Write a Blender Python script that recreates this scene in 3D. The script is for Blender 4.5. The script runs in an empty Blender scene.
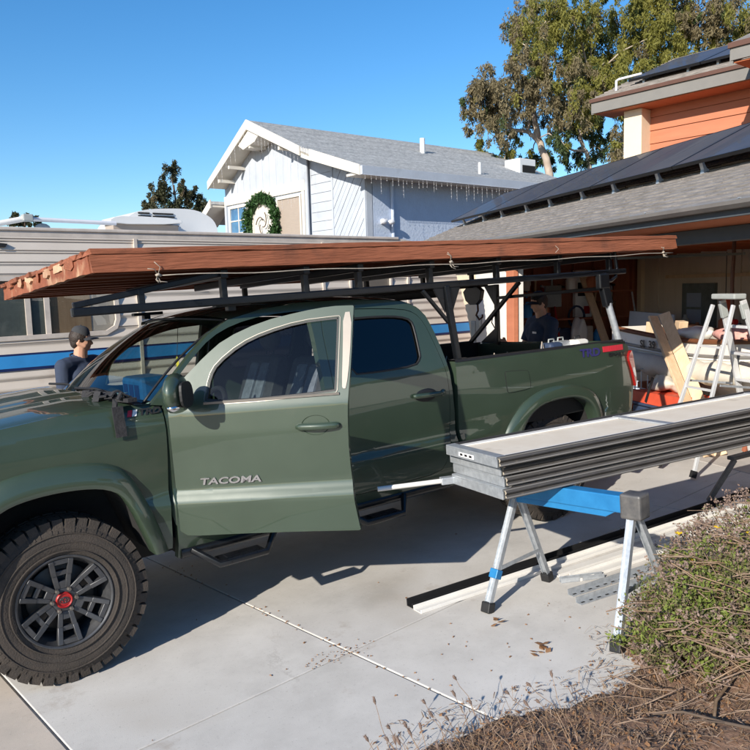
import bpy, bmesh, math, random
import numpy as np
from mathutils import Vector, Matrix, Euler
from mathutils.geometry import tessellate_polygon
sc = bpy.context.scene
col = sc.collection
rnd = random.Random(7)
R = math.radians
# ------------------------------------------------------------------ frames
# the driveway is a plane that climbs gently to the garage: DRV maps its frame (x along the truck, y away, z up) to the world
up = Vector((.03, -.05, 1)).normalized()
DRV = up.rotation_difference(Vector((0, 0, 1))).to_matrix().to_4x4()
HSE = Matrix.Rotation(R(4.5), 4, 'Z')      # neighbour's house, trailer, upper storey
GAR = Matrix.Rotation(R(-19.5), 4, 'Z')    # garage wing
WLD = Matrix.Identity(4)
SLB = DRV @ Matrix.Rotation(R(6), 4, 'Z')  # slabs of the driveway
# ------------------------------------------------------------------ camera
cam = bpy.data.cameras.new('camera'); cam_o = bpy.data.objects.new('camera', cam); col.objects.link(cam_o)
cam.sensor_width = 36; cam.lens = 36 * 759.4 / 750; cam.clip_start = .05; cam.clip_end = 3000
yaw, pit, rol = .6058, .0922, -.0806
fw = Vector((math.sin(yaw) * math.cos(pit), math.cos(yaw) * math.cos(pit), -math.sin(pit)))
rt = Vector((math.cos(yaw), -math.sin(yaw), 0)); uu = rt.cross(fw)
r2 = rt * math.cos(rol) + uu * math.sin(rol); u2 = -rt * math.sin(rol) + uu * math.cos(rol)
cm = Matrix((r2, u2, -fw)).transposed().to_4x4(); cm.translation = Vector((-.7549, -3.8845, 1.7614))
cam_o.matrix_world = DRV @ cm
sc.camera = cam_o
# ------------------------------------------------------------------ light
SUN = (DRV.to_3x3() @ Vector((-1.9, -.86, 1.0))).normalized()
EL = math.asin(SUN.z); AZ = math.atan2(SUN.x, SUN.y)
w = bpy.data.worlds.new('World'); sc.world = w; w.use_nodes = True
nt = w.node_tree; bg = nt.nodes['Background']
sky = nt.nodes.new('ShaderNodeTexSky'); sky.sky_type = 'NISHITA'; sky.sun_disc = False
sky.sun_elevation = EL; sky.sun_rotation = AZ; sky.air_density = 1.0; sky.dust_density = .3; sky.ozone_density = 4.0; sky.altitude = 0
hs_ = nt.nodes.new('ShaderNodeHueSaturation'); hs_.inputs['Saturation'].default_value = 1.25; nt.links.new(sky.outputs[0], hs_.inputs['Color']); nt.links.new(hs_.outputs[0], bg.inputs[0]); bg.inputs[1].default_value = .12
sun = bpy.data.lights.new('sun', 'SUN'); sun.energy = 4.6; sun.angle = R(.5); sun.color = (1, .93, .82)
sun_o = bpy.data.objects.new('sun', sun); col.objects.link(sun_o)
sun_o.rotation_euler = SUN.to_track_quat('Z', 'Y').to_euler(); sun_o.location = (0, 0, 30)
sc.view_settings.view_transform = 'Standard'; sc.view_settings.look = 'None'
sc.view_settings.exposure = 0.55; sc.view_settings.gamma = 1
sc.render.engine = 'CYCLES'
try:
    sc.cycles.max_bounces = 8; sc.cycles.transparent_max_bounces = 16; sc.cycles.use_denoising = True
    sc.cycles.caustics_reflective = False; sc.cycles.caustics_refractive = False
except Exception: pass
# ------------------------------------------------------------------ materials
def mat(name, c, rough=.6, metal=0., var=0., vs=8., bump=0., bs=60., c2=None, coat=0., spec=.5, stretch=None, detail=6., dirt=None, rv=0.):
    """principled with noise colour variation (c..c2), fine bump and optional larger dirt patches"""
    m = bpy.data.materials.new(name); m.use_nodes = True; n = m.node_tree.nodes; L = m.node_tree.links
    b = n['Principled BSDF']; b.inputs['Roughness'].default_value = rough; b.inputs['Metallic'].default_value = metal
    b.inputs['Base Color'].default_value = (*c, 1); b.inputs['Specular IOR Level'].default_value = spec
    if coat: b.inputs['Coat Weight'].default_value = coat; b.inputs['Coat Roughness'].default_value = .018
    m.diffuse_color = (*c, 1)
    co = n.new('ShaderNodeTexCoord'); src = co.outputs['Object']
    if stretch:
        mp = n.new('ShaderNodeMapping'); mp.inputs['Scale'].default_value = stretch; L.new(src, mp.inputs[0]); src = mp.outputs[0]
    if var or c2:
        nz = n.new('ShaderNodeTexNoise'); nz.inputs['Scale'].default_value = vs; nz.inputs['Detail'].default_value = detail; nz.inputs['Roughness'].default_value = .65
        L.new(src, nz.inputs['Vector'])
        rp = n.new('ShaderNodeValToRGB'); rp.color_ramp.elements[0].position = .3; rp.color_ramp.elements[1].position = .7
        a = c if c2 else tuple(max(0, x * (1 - var)) for x in c); d = c2 if c2 else tuple(min(1, x * (1 + var)) for x in c)
        rp.color_ramp.elements[0].color = (*a, 1); rp.color_ramp.elements[1].color = (*d, 1)
        L.new(nz.outputs['Fac'], rp.inputs[0]); out = rp.outputs[0]
        if dirt:
            n2 = n.new('ShaderNodeTexNoise'); n2.inputs['Scale'].default_value = dirt[1]; n2.inputs['Detail'].default_value = 8
            L.new(co.outputs['Object'], n2.inputs['Vector'])
            r3 = n.new('ShaderNodeValToRGB'); r3.color_ramp.elements[0].position = dirt[2]; r3.color_ramp.elements[1].position = min(1, dirt[2] + .2)
            L.new(n2.outputs['Fac'], r3.inputs[0])
            mx = n.new('ShaderNodeMix'); mx.data_type = 'RGBA'; L.new(r3.outputs[0], mx.inputs[0]); L.new(out, mx.inputs[6]); mx.inputs[7].default_value = (*dirt[0], 1)
            out = mx.outputs[2]
        if rv:
            oi = n.new('ShaderNodeObjectInfo'); hs = n.new('ShaderNodeHueSaturation')
            mr = n.new('ShaderNodeMapRange'); mr.inputs[3].default_value = 1 - rv; mr.inputs[4].default_value = 1 + rv
            L.new(oi.outputs['Random'], mr.inputs[0]); L.new(mr.outputs[0], hs.inputs['Value']); L.new(out, hs.inputs['Color']); out = hs.outputs[0]
        L.new(out, b.inputs['Base Color'])
        rr = n.new('ShaderNodeMapRange'); rr.inputs[3].default_value = max(0, rough - .08); rr.inputs[4].default_value = min(1, rough + .08)
        L.new(nz.outputs['Fac'], rr.inputs[0]); L.new(rr.outputs[0], b.inputs['Roughness'])
    if bump:
        nb = n.new('ShaderNodeTexNoise'); nb.inputs['Scale'].default_value = bs; nb.inputs['Detail'].default_value = 5; L.new(src, nb.inputs['Vector'])
        bp = n.new('ShaderNodeBump'); bp.inputs['Strength'].default_value = bump; bp.inputs['Distance'].default_value = .01
        L.new(nb.outputs['Fac'], bp.inputs['Height']); L.new(bp.outputs[0], b.inputs['Normal'])
    return m
def glass(name, tint, ior=1.5, rough=.01, gl=1.0):
    m = bpy.data.materials.new(name); m.use_nodes = True; n = m.node_tree.nodes; L = m.node_tree.links
    n.remove(n['Principled BSDF']); o = n['Material Output']
    t = n.new('ShaderNodeBsdfTransparent'); t.inputs[0].default_value = (*tint, 1)
    g = n.new('ShaderNodeBsdfGlossy'); g.inputs['Roughness'].default_value = rough; g.inputs[0].default_value = (gl, gl, gl, 1)
    f = n.new('ShaderNodeFresnel'); x = n.new('ShaderNodeMixShader')
    ge = n.new('ShaderNodeNewGeometry'); ma = n.new('ShaderNodeMath'); ma.operation = 'MULTIPLY_ADD'; ma.inputs[1].default_value = -2; ma.inputs[2].default_value = 1; L.new(ge.outputs['Backfacing'], ma.inputs[0])
    pw = n.new('ShaderNodeMath'); pw.operation = 'POWER'; pw.inputs[0].default_value = ior; L.new(ma.outputs[0], pw.inputs[1]); L.new(pw.outputs[0], f.inputs[0])   # a thin pane mirrors alike from both sides
    L.new(f.outputs[0], x.inputs[0]); L.new(t.outputs[0], x.inputs[1]); L.new(g.outputs[0], x.inputs[2]); L.new(x.outputs[0], o.inputs[0])
    m.diffuse_color = (*tint, .5)
    return m
def leafmat(name, c, c2, trans=.3, scale=3.):
    m = mat(name, c, .6, c2=c2, vs=scale, spec=.3); n = m.node_tree.nodes; L = m.node_tree.links
    b = n['Principled BSDF']; o = n['Material Output']; t = n.new('ShaderNodeBsdfTranslucent'); x = n.new('ShaderNodeMixShader'); x.inputs[0].default_value = trans
    cs = b.inputs['Base Color'].links[0].from_socket; L.new(cs, t.inputs[0])
    L.new(b.outputs[0], x.inputs[1]); L.new(t.outputs[0], x.inputs[2]); L.new(x.outputs[0], o.inputs[0])
    return m
M = {}
M['paint'] = mat('army_green_paint', (.037, .058, .037), .42, .08, var=.07, vs=3, coat=1., spec=.4, dirt=((.060, .072, .05), 2.6, .60))
M['black'] = mat('black_plastic', (.012, .012, .013), .55, var=.2, vs=30, bump=.1, bs=300)
M['steel_black'] = mat('black_powder_coat', (.007, .008, .010), .3, .0, var=.3, vs=20, bump=.08, bs=200)
M['dark'] = mat('dark_void', (.006, .006, .006), .9, var=.2)
M['under'] = mat('underbody', (.02, .019, .018), .8, var=.4, vs=10)
M['tyre'] = mat('tyre_rubber', (.032, .027, .023), .85, c2=(.06, .047, .038), vs=9, bump=.35, bs=120)
M['rim'] = mat('gunmetal_rim', (.075, .076, .08), .42, .5, var=.2, vs=20)
M['brake'] = mat('brake_metal', (.12, .11, .10), .5, .8, var=.3)
M['red'] = mat('red_plastic', (.35, .012, .012), .4, var=.1)
M['chrome'] = mat('bright_chrome', (.62, .62, .63), .14, 1., var=.05)
M['satin'] = mat('satin_trim', (.19, .172, .155), .42, .7, var=.08)
M['gl_front'] = glass('door_glass', (.72, .76, .74), 1.42)
M['gl_tint'] = glass('tinted_glass', (.012, .014, .02), 1.6)
M['gl_wind'] = glass('windscreen_glass', (.62, .7, .66), 1.8)
M['gl_house'] = glass('window_glass', (.74, .76, .76), 1.7)
M['lens_red'] = mat('red_lens', (.3, .01, .008), .12, coat=1., var=.1)
M['lens_clear'] = mat('clear_lens', (.55, .55, .56), .1, .3, var=.05, coat=1.)
M['seat'] = mat('seat_fabric', (.035, .037, .042), .8, var=.3, vs=25, bump=.2, bs=250)
M['seat2'] = mat('seat_insert', (.13, .15, .19), .75, var=.3, vs=25, bump=.2, bs=250)
M['paper'] = mat('pale_paper', (.5, .72, .6), .7, var=.1)
M['blue_bag'] = mat('blue_fabric', (.015, .10, .26), .5, var=.25, vs=20)
M['navy_print'] = mat('navy_decal', (.035, .03, .14), .4, var=.05)
M['red_print'] = mat('red_decal', (.62, .03, .05), .4, var=.05)
M['white_print'] = mat('white_decal', (.75, .75, .75), .5, var=.05)
M['black_print'] = mat('black_decal', (.01, .01, .012), .5, var=.05)
M['redwood'] = mat('red_stained_wood', (.19, .058, .025), .8, c2=(.34, .112, .054), vs=6, bump=.8, bs=30, stretch=(.25, 3, 3), dirt=((.12, .045, .025), 4, .56), rv=.14)
M['redwood_raw'] = mat('weathered_end_grain', (.42, .22, .12), .85, c2=(.58, .38, .25), vs=14, bump=.6, bs=40, dirt=((.22, .08, .04), 9, .55), rv=.2)
M['redwood_worn'] = mat('worn_red_board', (.18, .05, .022), .8, c2=(.30, .095, .045), vs=9, bump=.7, bs=30, dirt=((.55, .36, .22), 5, .55), rv=.15)
M['redwood_dark'] = mat('red_stained_underside', (.15, .042, .02), .85, c2=(.22, .066, .03), vs=5, bump=.5, bs=25, stretch=(.3, 3, 3), rv=.12)
M['rope'] = mat('white_cord', (.38, .33, .27), .9, var=.2, vs=60)
M['rag'] = mat('black_strap', (.02, .019, .021), .8, var=.4, vs=30, bump=.3, bs=80)
M['rv'] = mat('beige_aluminium', (.62, .545, .465), .45, .05, c2=(.70, .625, .54), vs=1.5, detail=8, dirt=((.42, .34, .27), 2.2, .66))
M['rv_blue'] = mat('blue_stripe', (.04, .27, .62), .4, var=.1, vs=3)
M['rv_navy'] = mat('navy_stripe', (.012, .025, .10), .4, var=.1)
M['rv_trim'] = mat('roof_trim_metal', (.60, .53, .46), .5, .1, var=.15, vs=6)
M['rv_white'] = mat('white_fibreglass', (.72, .72, .70), .4, var=.04, vs=3, dirt=((.5, .47, .42), 3, .68))
M['curtain'] = mat('brown_panel', (.30, .19, .11), .8, c2=(.42, .29, .18), vs=4, stretch=(4, 4, .6))
M['shade'] = mat('grey_shade', (.13, .15, .14), .8, var=.2)
M['nb_wall'] = mat('pale_blue_white_wall', (.43, .465, .52), .8, var=.08, vs=1.6, bump=.3, bs=30, dirt=((.31, .33, .36), 1.3, .62))
M['nb_stucco'] = mat('pale_blue_stucco', (.46, .53, .65), .9, var=.05, vs=4, bump=1., bs=14)
M['nb_trim'] = mat('cream_white_trim', (.64, .60, .53), .7, var=.05, vs=5)
M['nb_shingle'] = mat('grey_shingle', (.30, .305, .31), .9, c2=(.54, .54, .54), vs=7, bump=.8, bs=30, stretch=(1, 3, 1), rv=.10)
M['blind'] = mat('tan_blind', (.35, .29, .24), .7, var=.1, stretch=(1, 1, 20), vs=4)
M['wreath'] = leafmat('wreath_green', (.015, .05, .012), (.05, .12, .03), .15, 10)
M['wire'] = mat('white_wire', (.7, .7, .72), .5, var=.05)
M['orange'] = mat('terracotta_siding', (.43, .145, .075), .75, c2=(.50, .18, .095), vs=4, bump=.25, bs=20, stretch=(1, .3, 2), rv=.03)
M['cream'] = mat('cream_paint', (.74, .62, .45), .8, var=.04, vs=4, bump=.15, bs=60)
M['eave_grey'] = mat('grey_fascia', (.19, .18, .165), .7, var=.06, vs=6)
M['beam_grey'] = mat('slate_beam', (.062, .072, .082), .7, var=.15, vs=5)
M['gutter'] = mat('grey_gutter', (.20, .19, .18), .5, .1, var=.1, vs=5)
M['shingle'] = mat('weathered_shingle', (.13, .115, .10), .95, c2=(.29, .26, .235), vs=26, bump=.9, bs=35, stretch=(.7, .25, 1))
M['edge_brown'] = mat('drip_edge_brown', (.10, .045, .03), .7, var=.1)
M['pv'] = mat('solar_glass', (.058, .051, .05), .5, .05, var=.25, vs=1.2, coat=.14)
M['pv_frame'] = mat('solar_frame', (.03, .03, .032), .4, .7, var=.1)
M['alu'] = mat('bare_aluminium', (.66, .67, .68), .38, .35, c2=(.78, .78, .78), vs=12, stretch=(1, 1, .2))
M['galv'] = mat('galvanised_steel', (.42, .45, .48), .42, .6, c2=(.60, .63, .66), vs=30, bump=.1, bs=80, dirt=((.30, .29, .27), 12, .66))
M['soffit'] = mat('redwood_soffit', (.44, .13, .055), .8, c2=(.52, .17, .07), vs=6, stretch=(.3, 3, 1))
M['stud'] = mat('dark_red_stud', (.30, .092, .05), .85, c2=(.40, .14, .075), vs=5, stretch=(3, 3, .4))
M['ply'] = mat('garage_plywood', (.56, .48, .38), .85, c2=(.64, .55, .45), vs=3, stretch=(2, 2, .4))
M['pine'] = mat('raw_pine', (.55, .38, .23), .75, c2=(.68, .50, .33), vs=8, stretch=(3, 3, .3), rv=.1)
M['white'] = mat('white_paint', (.72, .70, .66), .6, var=.05, vs=6)
M['offwhite'] = mat('old_white_steel', (.70, .61, .49), .6, c2=(.78, .71, .60), vs=4, dirt=((.40, .31, .21), 4, .58))
M['panel_dark'] = mat('dark_steel_edge', (.06, .055, .052), .45, .3, c2=(.12, .11, .10), vs=20, stretch=(.2, 1, 1), dirt=((.2, .17, .13), 15, .66))
M['hull'] = mat('white_hull', (.70, .66, .60), .45, var=.06, vs=3, dirt=((.5, .42, .33), 4, .64))
M['canvas'] = mat('cream_canvas', (.62, .57, .48), .9, var=.1, vs=5, bump=.5, bs=12)
M['boatwood'] = mat('varnished_rail', (.16, .06, .025), .5, var=.2)
M['pink'] = mat('pink_insulation', (.70, .35, .30), .95, var=.2, vs=20, bump=.6, bs=30)
M['orange_red'] = mat('orange_red_plastic', (.68, .09, .04), .5, var=.15, vs=6)
M['blue_dark'] = mat('dark_blue_bin', (.03, .05, .10), .6, var=.2)
M['grey_box'] = mat('grey_enamel', (.33, .35, .34), .6, var=.1)
M['concrete_floor'] = mat('garage_concrete', (.42, .39, .36), .85, var=.15, vs=3)
M['saw_blue'] = mat('blue_steel', (.012, .15, .36), .45, .1, c2=(.02, .20, .45), vs=10, dirt=((.25, .24, .23), 9, .66))
M['saw_grey'] = mat('scuffed_grey_steel', (.07, .07, .075), .55, .3, c2=(.16, .15, .14), vs=16)
M['skin'] = mat('skin', (.50, .27, .18), .5, c2=(.57, .32, .22), vs=12, spec=.4)
M['shirt'] = mat('navy_cotton', (.024, .036, .068), .9, c2=(.034, .048, .085), vs=18, bump=.5, bs=9)
M['jeans'] = mat('dark_denim', (.03, .04, .065), .9, var=.2, vs=30)
M['cap'] = mat('charcoal_cap', (.038, .040, .045), .9, var=.15, vs=20, bump=.2, bs=200)
M['cap_black'] = mat('black_cap', (.012, .012, .014), .9, var=.15, vs=20)
M['hair'] = mat('dark_brown_hair', (.022, .012, .008), .6, var=.3, vs=60, bump=.5, bs=90)
M['eye'] = mat('eye_white', (.6, .58, .55), .3, var=.02)
M['iris'] = mat('dark_iris', (.02, .012, .008), .2, var=.02)
M['shoe'] = mat('dark_shoe', (.03, .028, .026), .8, var=.2)
M['bark'] = mat('pale_bark', (.30, .23, .18), .9, c2=(.52, .45, .38), vs=4, bump=.6, bs=8, stretch=(1, 1, .4))
M['bark_dark'] = mat('brown_bark', (.10, .07, .05), .9, var=.3, vs=6)
M['twig'] = mat('dry_twig', (.15, .095, .065), .9, c2=(.33, .235, .165), vs=25)
M['joint'] = mat('joint_filler', (.34, .32, .29), .9, c2=(.54, .51, .46), vs=20, dirt=((.12, .09, .07), 5, .52))
# ------------------------------------------------------------------ helpers
def V3(p): return Vector((float(p[0]), float(p[1]), float(p[2])))
class MB:
    """collects shapes and links them as ONE mesh object"""
    def __init__(s): s.v = []; s.f = []; s.mi = []; s.cur = 0
    def add(s, vs, fs):
        k = len(s.v); s.v += [tuple(map(float, p)) for p in vs]
        for f in fs: s.f.append(tuple(i + k for i in f)); s.mi.append(s.cur)
        return s
    def box(s, x0, x1, y0, y1, z0, z1):
        return s.add([(x0, y0, z0), (x1, y0, z0), (x1, y1, z0), (x0, y1, z0), (x0, y0, z1), (x1, y0, z1), (x1, y1, z1), (x0, y1, z1)],
                     [(3, 2, 1, 0), (4, 5, 6, 7), (0, 1, 5, 4), (1, 2, 6, 5), (2, 3, 7, 6), (3, 0, 4, 7)])
    def bar(s, p, q, wd, ht, upv=(0, 0, 1), tw=1.0):
        p, q = V3(p), V3(q); d = (q - p).normalized(); u = V3(upv)
        if abs(d.dot(u)) > .98: u = Vector((1, 0, 0))
        a = d.cross(u).normalized(); b = a.cross(d).normalized(); vs = []
        for o, k in ((p, 1), (q, tw)):
            for i, j in ((-1, -1), (1, -1), (1, 1), (-1, 1)): vs.append(o + a * (i * wd / 2 * k) + b * (j * ht / 2 * k))
        return s.add(vs, [(3, 2, 1, 0), (4, 5, 6, 7), (0, 1, 5, 4), (1, 2, 6, 5), (2, 3, 7, 6), (3, 0, 4, 7)])
    def tube(s, pts, r, n=8, closed=False, cap=True):
        P = [V3(p) for p in pts]; m = len(P); rs = r if isinstance(r, (list, tuple)) else [r] * m; vs = []; fs = []
        ref = None
        for i, p in enumerate(P):
            d = (P[(i + 1) % m] - P[i - 1]) if closed else (P[min(i + 1, m - 1)] - P[max(i - 1, 0)])
            d.normalize()
            if ref is None: ref = Vector((0, 0, 1)) if abs(d.z) < .9 else Vector((1, 0, 0))
            a = d.cross(ref)
            if a.length < 1e-4: a = d.cross(Vector((0, 1, 0)))
            a.normalize(); b = a.cross(d).normalized(); ref = b
            for k in range(n):
                t = 2 * math.pi * k / n; vs.append(p + (a * math.cos(t) + b * math.sin(t)) * rs[i])
        for i in range(m if closed else m - 1):
            for k in range(n):
                i2 = (i + 1) % m; fs.append((i * n + k, i2 * n + k, i2 * n + (k + 1) % n, i * n + (k + 1) % n))
        if cap and not closed: fs.append(tuple(range(n))); fs.append(tuple(range((m - 1) * n, m * n))[::-1])
        return s.add(vs, fs)
    def lathe(s, prof, o=(0, 0, 0), ax=(0, 1, 0), n=48, ph=0.):
        o, ax = V3(o), V3(ax).normalized(); a = ax.cross(Vector((0, 0, 1)) if abs(ax.z) < .9 else Vector((1, 0, 0))).normalized(); b = a.cross(ax); vs = []; fs = []
        for r, h in prof:
            for k in range(n):
                t = 2 * math.pi * k / n + ph; vs.append(o + ax * h + (a * math.cos(t) + b * math.sin(t)) * r)
        for i in range(len(prof) - 1):
            for k in range(n): fs.append((i * n + k, i * n + (k + 1) % n, (i + 1) * n + (k + 1) % n, (i + 1) * n + k))
        return s.add(vs, fs)
    def prism(s, poly, fn, off):
        """closed outline poly (u,v) mapped by fn to 3d, pushed by off"""
        n = len(poly); off = V3(off); a = [V3(fn(u, v)) for u, v in poly]; b = [p + off for p in a]
        tri = tessellate_polygon([[Vector((u, v, 0)) for u, v in poly]])
        fs = [tuple(t) for t in tri] + [tuple(i + n for i in t[::-1]) for t in tri] + [(i, i + n, (i + 1) % n + n, (i + 1) % n) for i in range(n)]
        return s.add(a + b, fs)
    def grid(s, nu, nv, fn, flip=False):
        vs = [fn(i / nu, j / nv) for i in range(nu + 1) for j in range(nv + 1)]; fs = []
        for i in range(nu):
            for j in range(nv):
                q = (i * (nv + 1) + j, (i + 1) * (nv + 1) + j, (i + 1) * (nv + 1) + j + 1, i * (nv + 1) + j + 1); fs.append(q[::-1] if flip else q)
        return s.add(vs, fs)
    def ball(s, c, r, nu=12, nv=8, rot=None):
        c = V3(c); r = r if isinstance(r, (tuple, list)) else (r, r, r); vs = []; fs = []
        for j in range(nv + 1):
            t = math.pi * j / nv
            for i in range(nu):
                p = 2 * math.pi * i / nu; q = Vector((r[0] * math.sin(t) * math.cos(p), r[1] * math.sin(t) * math.sin(p), r[2] * math.cos(t)))
                vs.append(c + (rot @ q if rot else q))
        for j in range(nv):
            for i in range(nu): fs.append((j * nu + i, (j + 1) * nu + i, (j + 1) * nu + (i + 1) % nu, j * nu + (i + 1) % nu))
        return s.add(vs, fs)
    def caps(s, p, q, r0, r1, n=12):
        p, q = V3(p), V3(q); d = (q - p).normalized(); pts = []; rs = []
        for t in (-90, -60, -30, 0): pts.append(p + d * (r0 * math.sin(R(t)))); rs.append(max(1e-4, r0 * math.cos(R(t))))
        for t in (0, 30, 60, 90): pts.append(q + d * (r1 * math.sin(R(t)))); rs.append(max(1e-4, r1 * math.cos(R(t))))
        return s.tube(pts, rs, n)
    def mesh(s, name, ms, fix=True):
        me = bpy.data.meshes.new(name); me.from_pydata(s.v, [], s.f)
        for m in (ms if isinstance(ms, (list, tuple)) else [ms]): me.materials.append(m)
        if len(me.materials) > 1: me.polygons.foreach_set('material_index', s.mi)
        if fix:
            bm = bmesh.new(); bm.from_mesh(me); bmesh.ops.recalc_face_normals(bm, faces=bm.faces); bm.to_mesh(me); bm.free()
        me.update(); return me
    def build(s, name, ms, parent=None, smooth=None, bevel=0, fix=True, loc=None):
        return link(name, s.mesh(name, ms, fix), parent, smooth, bevel, loc)
def tag(o, label=None, cat=None, group=None, kind=None):
    if label: o['label'] = label
    if cat: o['category'] = cat
    if group: o['group'] = group
    if kind: o['kind'] = kind
    return o
def thing(name, label, cat, frame=WLD, loc=(0, 0, 0), rz=0., group=None, org=None, kind=None):
    """an Empty at the thing's base; org: parts are written in frame coordinates and shifted to it"""
    o = bpy.data.objects.new(name, None); col.objects.link(o); o.empty_display_size = .2
    if org is not None: loc = org; ORG[o.name] = V3(org)
    o.matrix_world = frame @ Matrix.Translation(V3(loc)) @ Matrix.Rotation(rz, 4, 'Z')
    return tag(o, label, cat, group, kind)
ORG = {}
def link(name, me, parent=None, smooth=None, bevel=0, loc=None):
    if smooth is not None:
        me.shade_smooth()
        if smooth < 180: me.set_sharp_from_angle(angle=R(smooth))
    o = bpy.data.objects.new(name, me); col.objects.link(o)
    if parent is not None:
        o.parent = parent
        if parent.name in ORG: o.location = -ORG[parent.name]
    if loc is not None: o.location = loc
    if bevel:
        b = o.modifiers.new('bevel', 'BEVEL'); b.width = bevel; b.segments = 2; b.limit_method = 'ANGLE'; b.angle_limit = R(40)
    return o
def place(o, frame, loc=(0, 0, 0), rz=0.):
    o.matrix_world = frame @ Matrix.Translation(V3(loc)) @ Matrix.Rotation(rz, 4, 'Z'); return o
def copy_tree(o, parent=None):
    c = o.copy(); col.objects.link(c)
    if parent is not None: c.parent = parent; c.matrix_parent_inverse = o.matrix_parent_inverse.copy()
    if o.name in ORG: ORG[c.name] = ORG[o.name]
    for ch in list(o.children): copy_tree(ch, c)
    return c
def chaikin(pts, it=2, closed=True):
    for _ in range(it):
        q = []; n = len(pts)
        for i in range(n if closed else n - 1):
            a, b = pts[i], pts[(i + 1) % n]
            q.append((a[0] * .75 + b[0] * .25, a[1] * .75 + b[1] * .25)); q.append((a[0] * .25 + b[0] * .75, a[1] * .25 + b[1] * .75))
        if not closed: q = [pts[0]] + q + [pts[-1]]
        r = []
        for p in q:
            if not r or (abs(p[0] - r[-1][0]) + abs(p[1] - r[-1][1])) > 1e-5: r.append(p)
        if closed and (abs(r[0][0] - r[-1][0]) + abs(r[0][1] - r[-1][1])) < 1e-5: r.pop()
        pts = r
    return pts
def sheet(name, outer, holes, fn, nrm, thick, m, parent, step=.05, smooth=35, us=3):
    """a curved panel: flat outline (u,v) with holes, cut by grid lines, mapped through fn(u,v); rim pushed along nrm by thick"""
    loops = [[Vector((u, v, 0)) for u, v in outer]] + [[Vector((u, v, 0)) for u, v in h] for h in holes]
    flat = [p for l in loops for p in l]; tri = tessellate_polygon(loops)
    bm = bmesh.new(); vs = [bm.verts.new(p) for p in flat]
    for t in tri:
        try: bm.faces.new([vs[i] for i in t])
        except ValueError: pass
    us_ = us; us = [p.x for p in flat]; ws = [p.y for p in flat]
    for ax, lo, hi in ((0, min(us), max(us)), (1, min(ws), max(ws))):
        st = step * (us_ if ax == 0 else 1); k = math.floor(lo / st) + 1
        while k * st < hi:
            co = [0, 0, 0]; no = [0, 0, 0]; co[ax] = k * st; no[ax] = 1
            bmesh.ops.bisect_plane(bm, geom=bm.verts[:] + bm.edges[:] + bm.faces[:], plane_co=co, plane_no=no, dist=1e-5); k += 1
    bmesh.ops.dissolve_degenerate(bm, dist=1e-5, edges=bm.edges)
    bmesh.ops.remove_doubles(bm, verts=bm.verts, dist=1e-5)
    for v in bm.verts: v.co = V3(fn(v.co.x, v.co.y))
    bmesh.ops.recalc_face_normals(bm, faces=bm.faces)
    n = V3(nrm)
    if sum((f.normal.dot(n) * f.calc_area() for f in bm.faces)) > 0: bmesh.ops.reverse_faces(bm, faces=bm.faces)
    if thick:
        be = [e for e in bm.edges if e.is_boundary]
        # a small rounded lip, then the rim
        r = bmesh.ops.extrude_edge_only(bm, edges=be); nv = [g for g in r['geom'] if isinstance(g, bmesh.types.BMVert)]
        for v in nv: v.co += n * thick
    bmesh.ops.recalc_face_normals(bm, faces=bm.faces)
    if sum((f.normal.dot(n) * f.calc_area() for f in bm.faces)) > 0: bmesh.ops.reverse_faces(bm, faces=bm.faces)
    me = bpy.data.meshes.new(name); bm.to_mesh(me); bm.free(); me.materials.append(m)
    return link(name, me, parent, smooth)
def clip(P, Q):
    """convex outline P cut by convex outline Q (counter-clockwise)"""
    for i in range(len(Q)):
        a, b = Q[i], Q[(i + 1) % len(Q)]; sd = lambda p: (b[0] - a[0]) * (p[1] - a[1]) - (b[1] - a[1]) * (p[0] - a[0]); out = []
        for j in range(len(P)):
            p, q = P[j], P[(j + 1) % len(P)]; s, t = sd(p), sd(q)
            if s >= 0: out.append(p)
            if s * t < 0: k = s / (s - t); out.append((p[0] + (q[0] - p[0]) * k, p[1] + (q[1] - p[1]) * k))
        P = out
        if not P: return []
    return P
def text(name, body, size, mtx, m, parent, depth=.002, sx=1., off=0., shear=0., align='LEFT'):
    c = bpy.data.curves.new(name, 'FONT'); c.body = body; c.size = size; c.extrude = depth; c.offset = off; c.shear = shear; c.align_x = align; c.resolution_u = 3
    t = bpy.data.objects.new(name, c); col.objects.link(t); bpy.context.view_layer.update()
    me = bpy.data.meshes.new_from_object(t.evaluated_get(bpy.context.evaluated_depsgraph_get()))
    bpy.data.objects.remove(t); bpy.data.curves.remove(c)
    me.transform(mtx @ Matrix.Diagonal((sx, 1, 1, 1))); me.materials.clear(); me.materials.append(m); me.name = name
    return link(name, me, parent)
def axes(o, x, y):
    x, y = V3(x).normalized(), V3(y).normalized(); z = x.cross(y).normalized(); m = Matrix((x, y, z)).transposed().to_4x4(); m.translation = V3(o); return m
def remesh(prims, voxel, name, ms, parent=None, it=6, factor=.5, smooth=180):
    """joins overlapping closed shapes into one continuous surface"""
    me = prims.mesh(name + '_src', ms if not isinstance(ms, (list, tuple)) else ms[0])
    o = bpy.data.objects.new(name, me); col.objects.link(o)
    md = o.modifiers.new('r', 'REMESH'); md.mode = 'VOXEL'; md.voxel_size = voxel
    if it: s = o.modifiers.new('s', 'SMOOTH'); s.iterations = it; s.factor = factor
    bpy.context.view_layer.update()
    m2 = bpy.data.meshes.new_from_object(o.evaluated_get(bpy.context.evaluated_depsgraph_get())); m2.name = name
    bpy.data.objects.remove(o); bpy.data.meshes.remove(me)
    m2.materials.clear(); m2.materials.append(ms if not isinstance(ms, (list, tuple)) else ms[0])
    return link(name, m2, parent, smooth)
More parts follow.
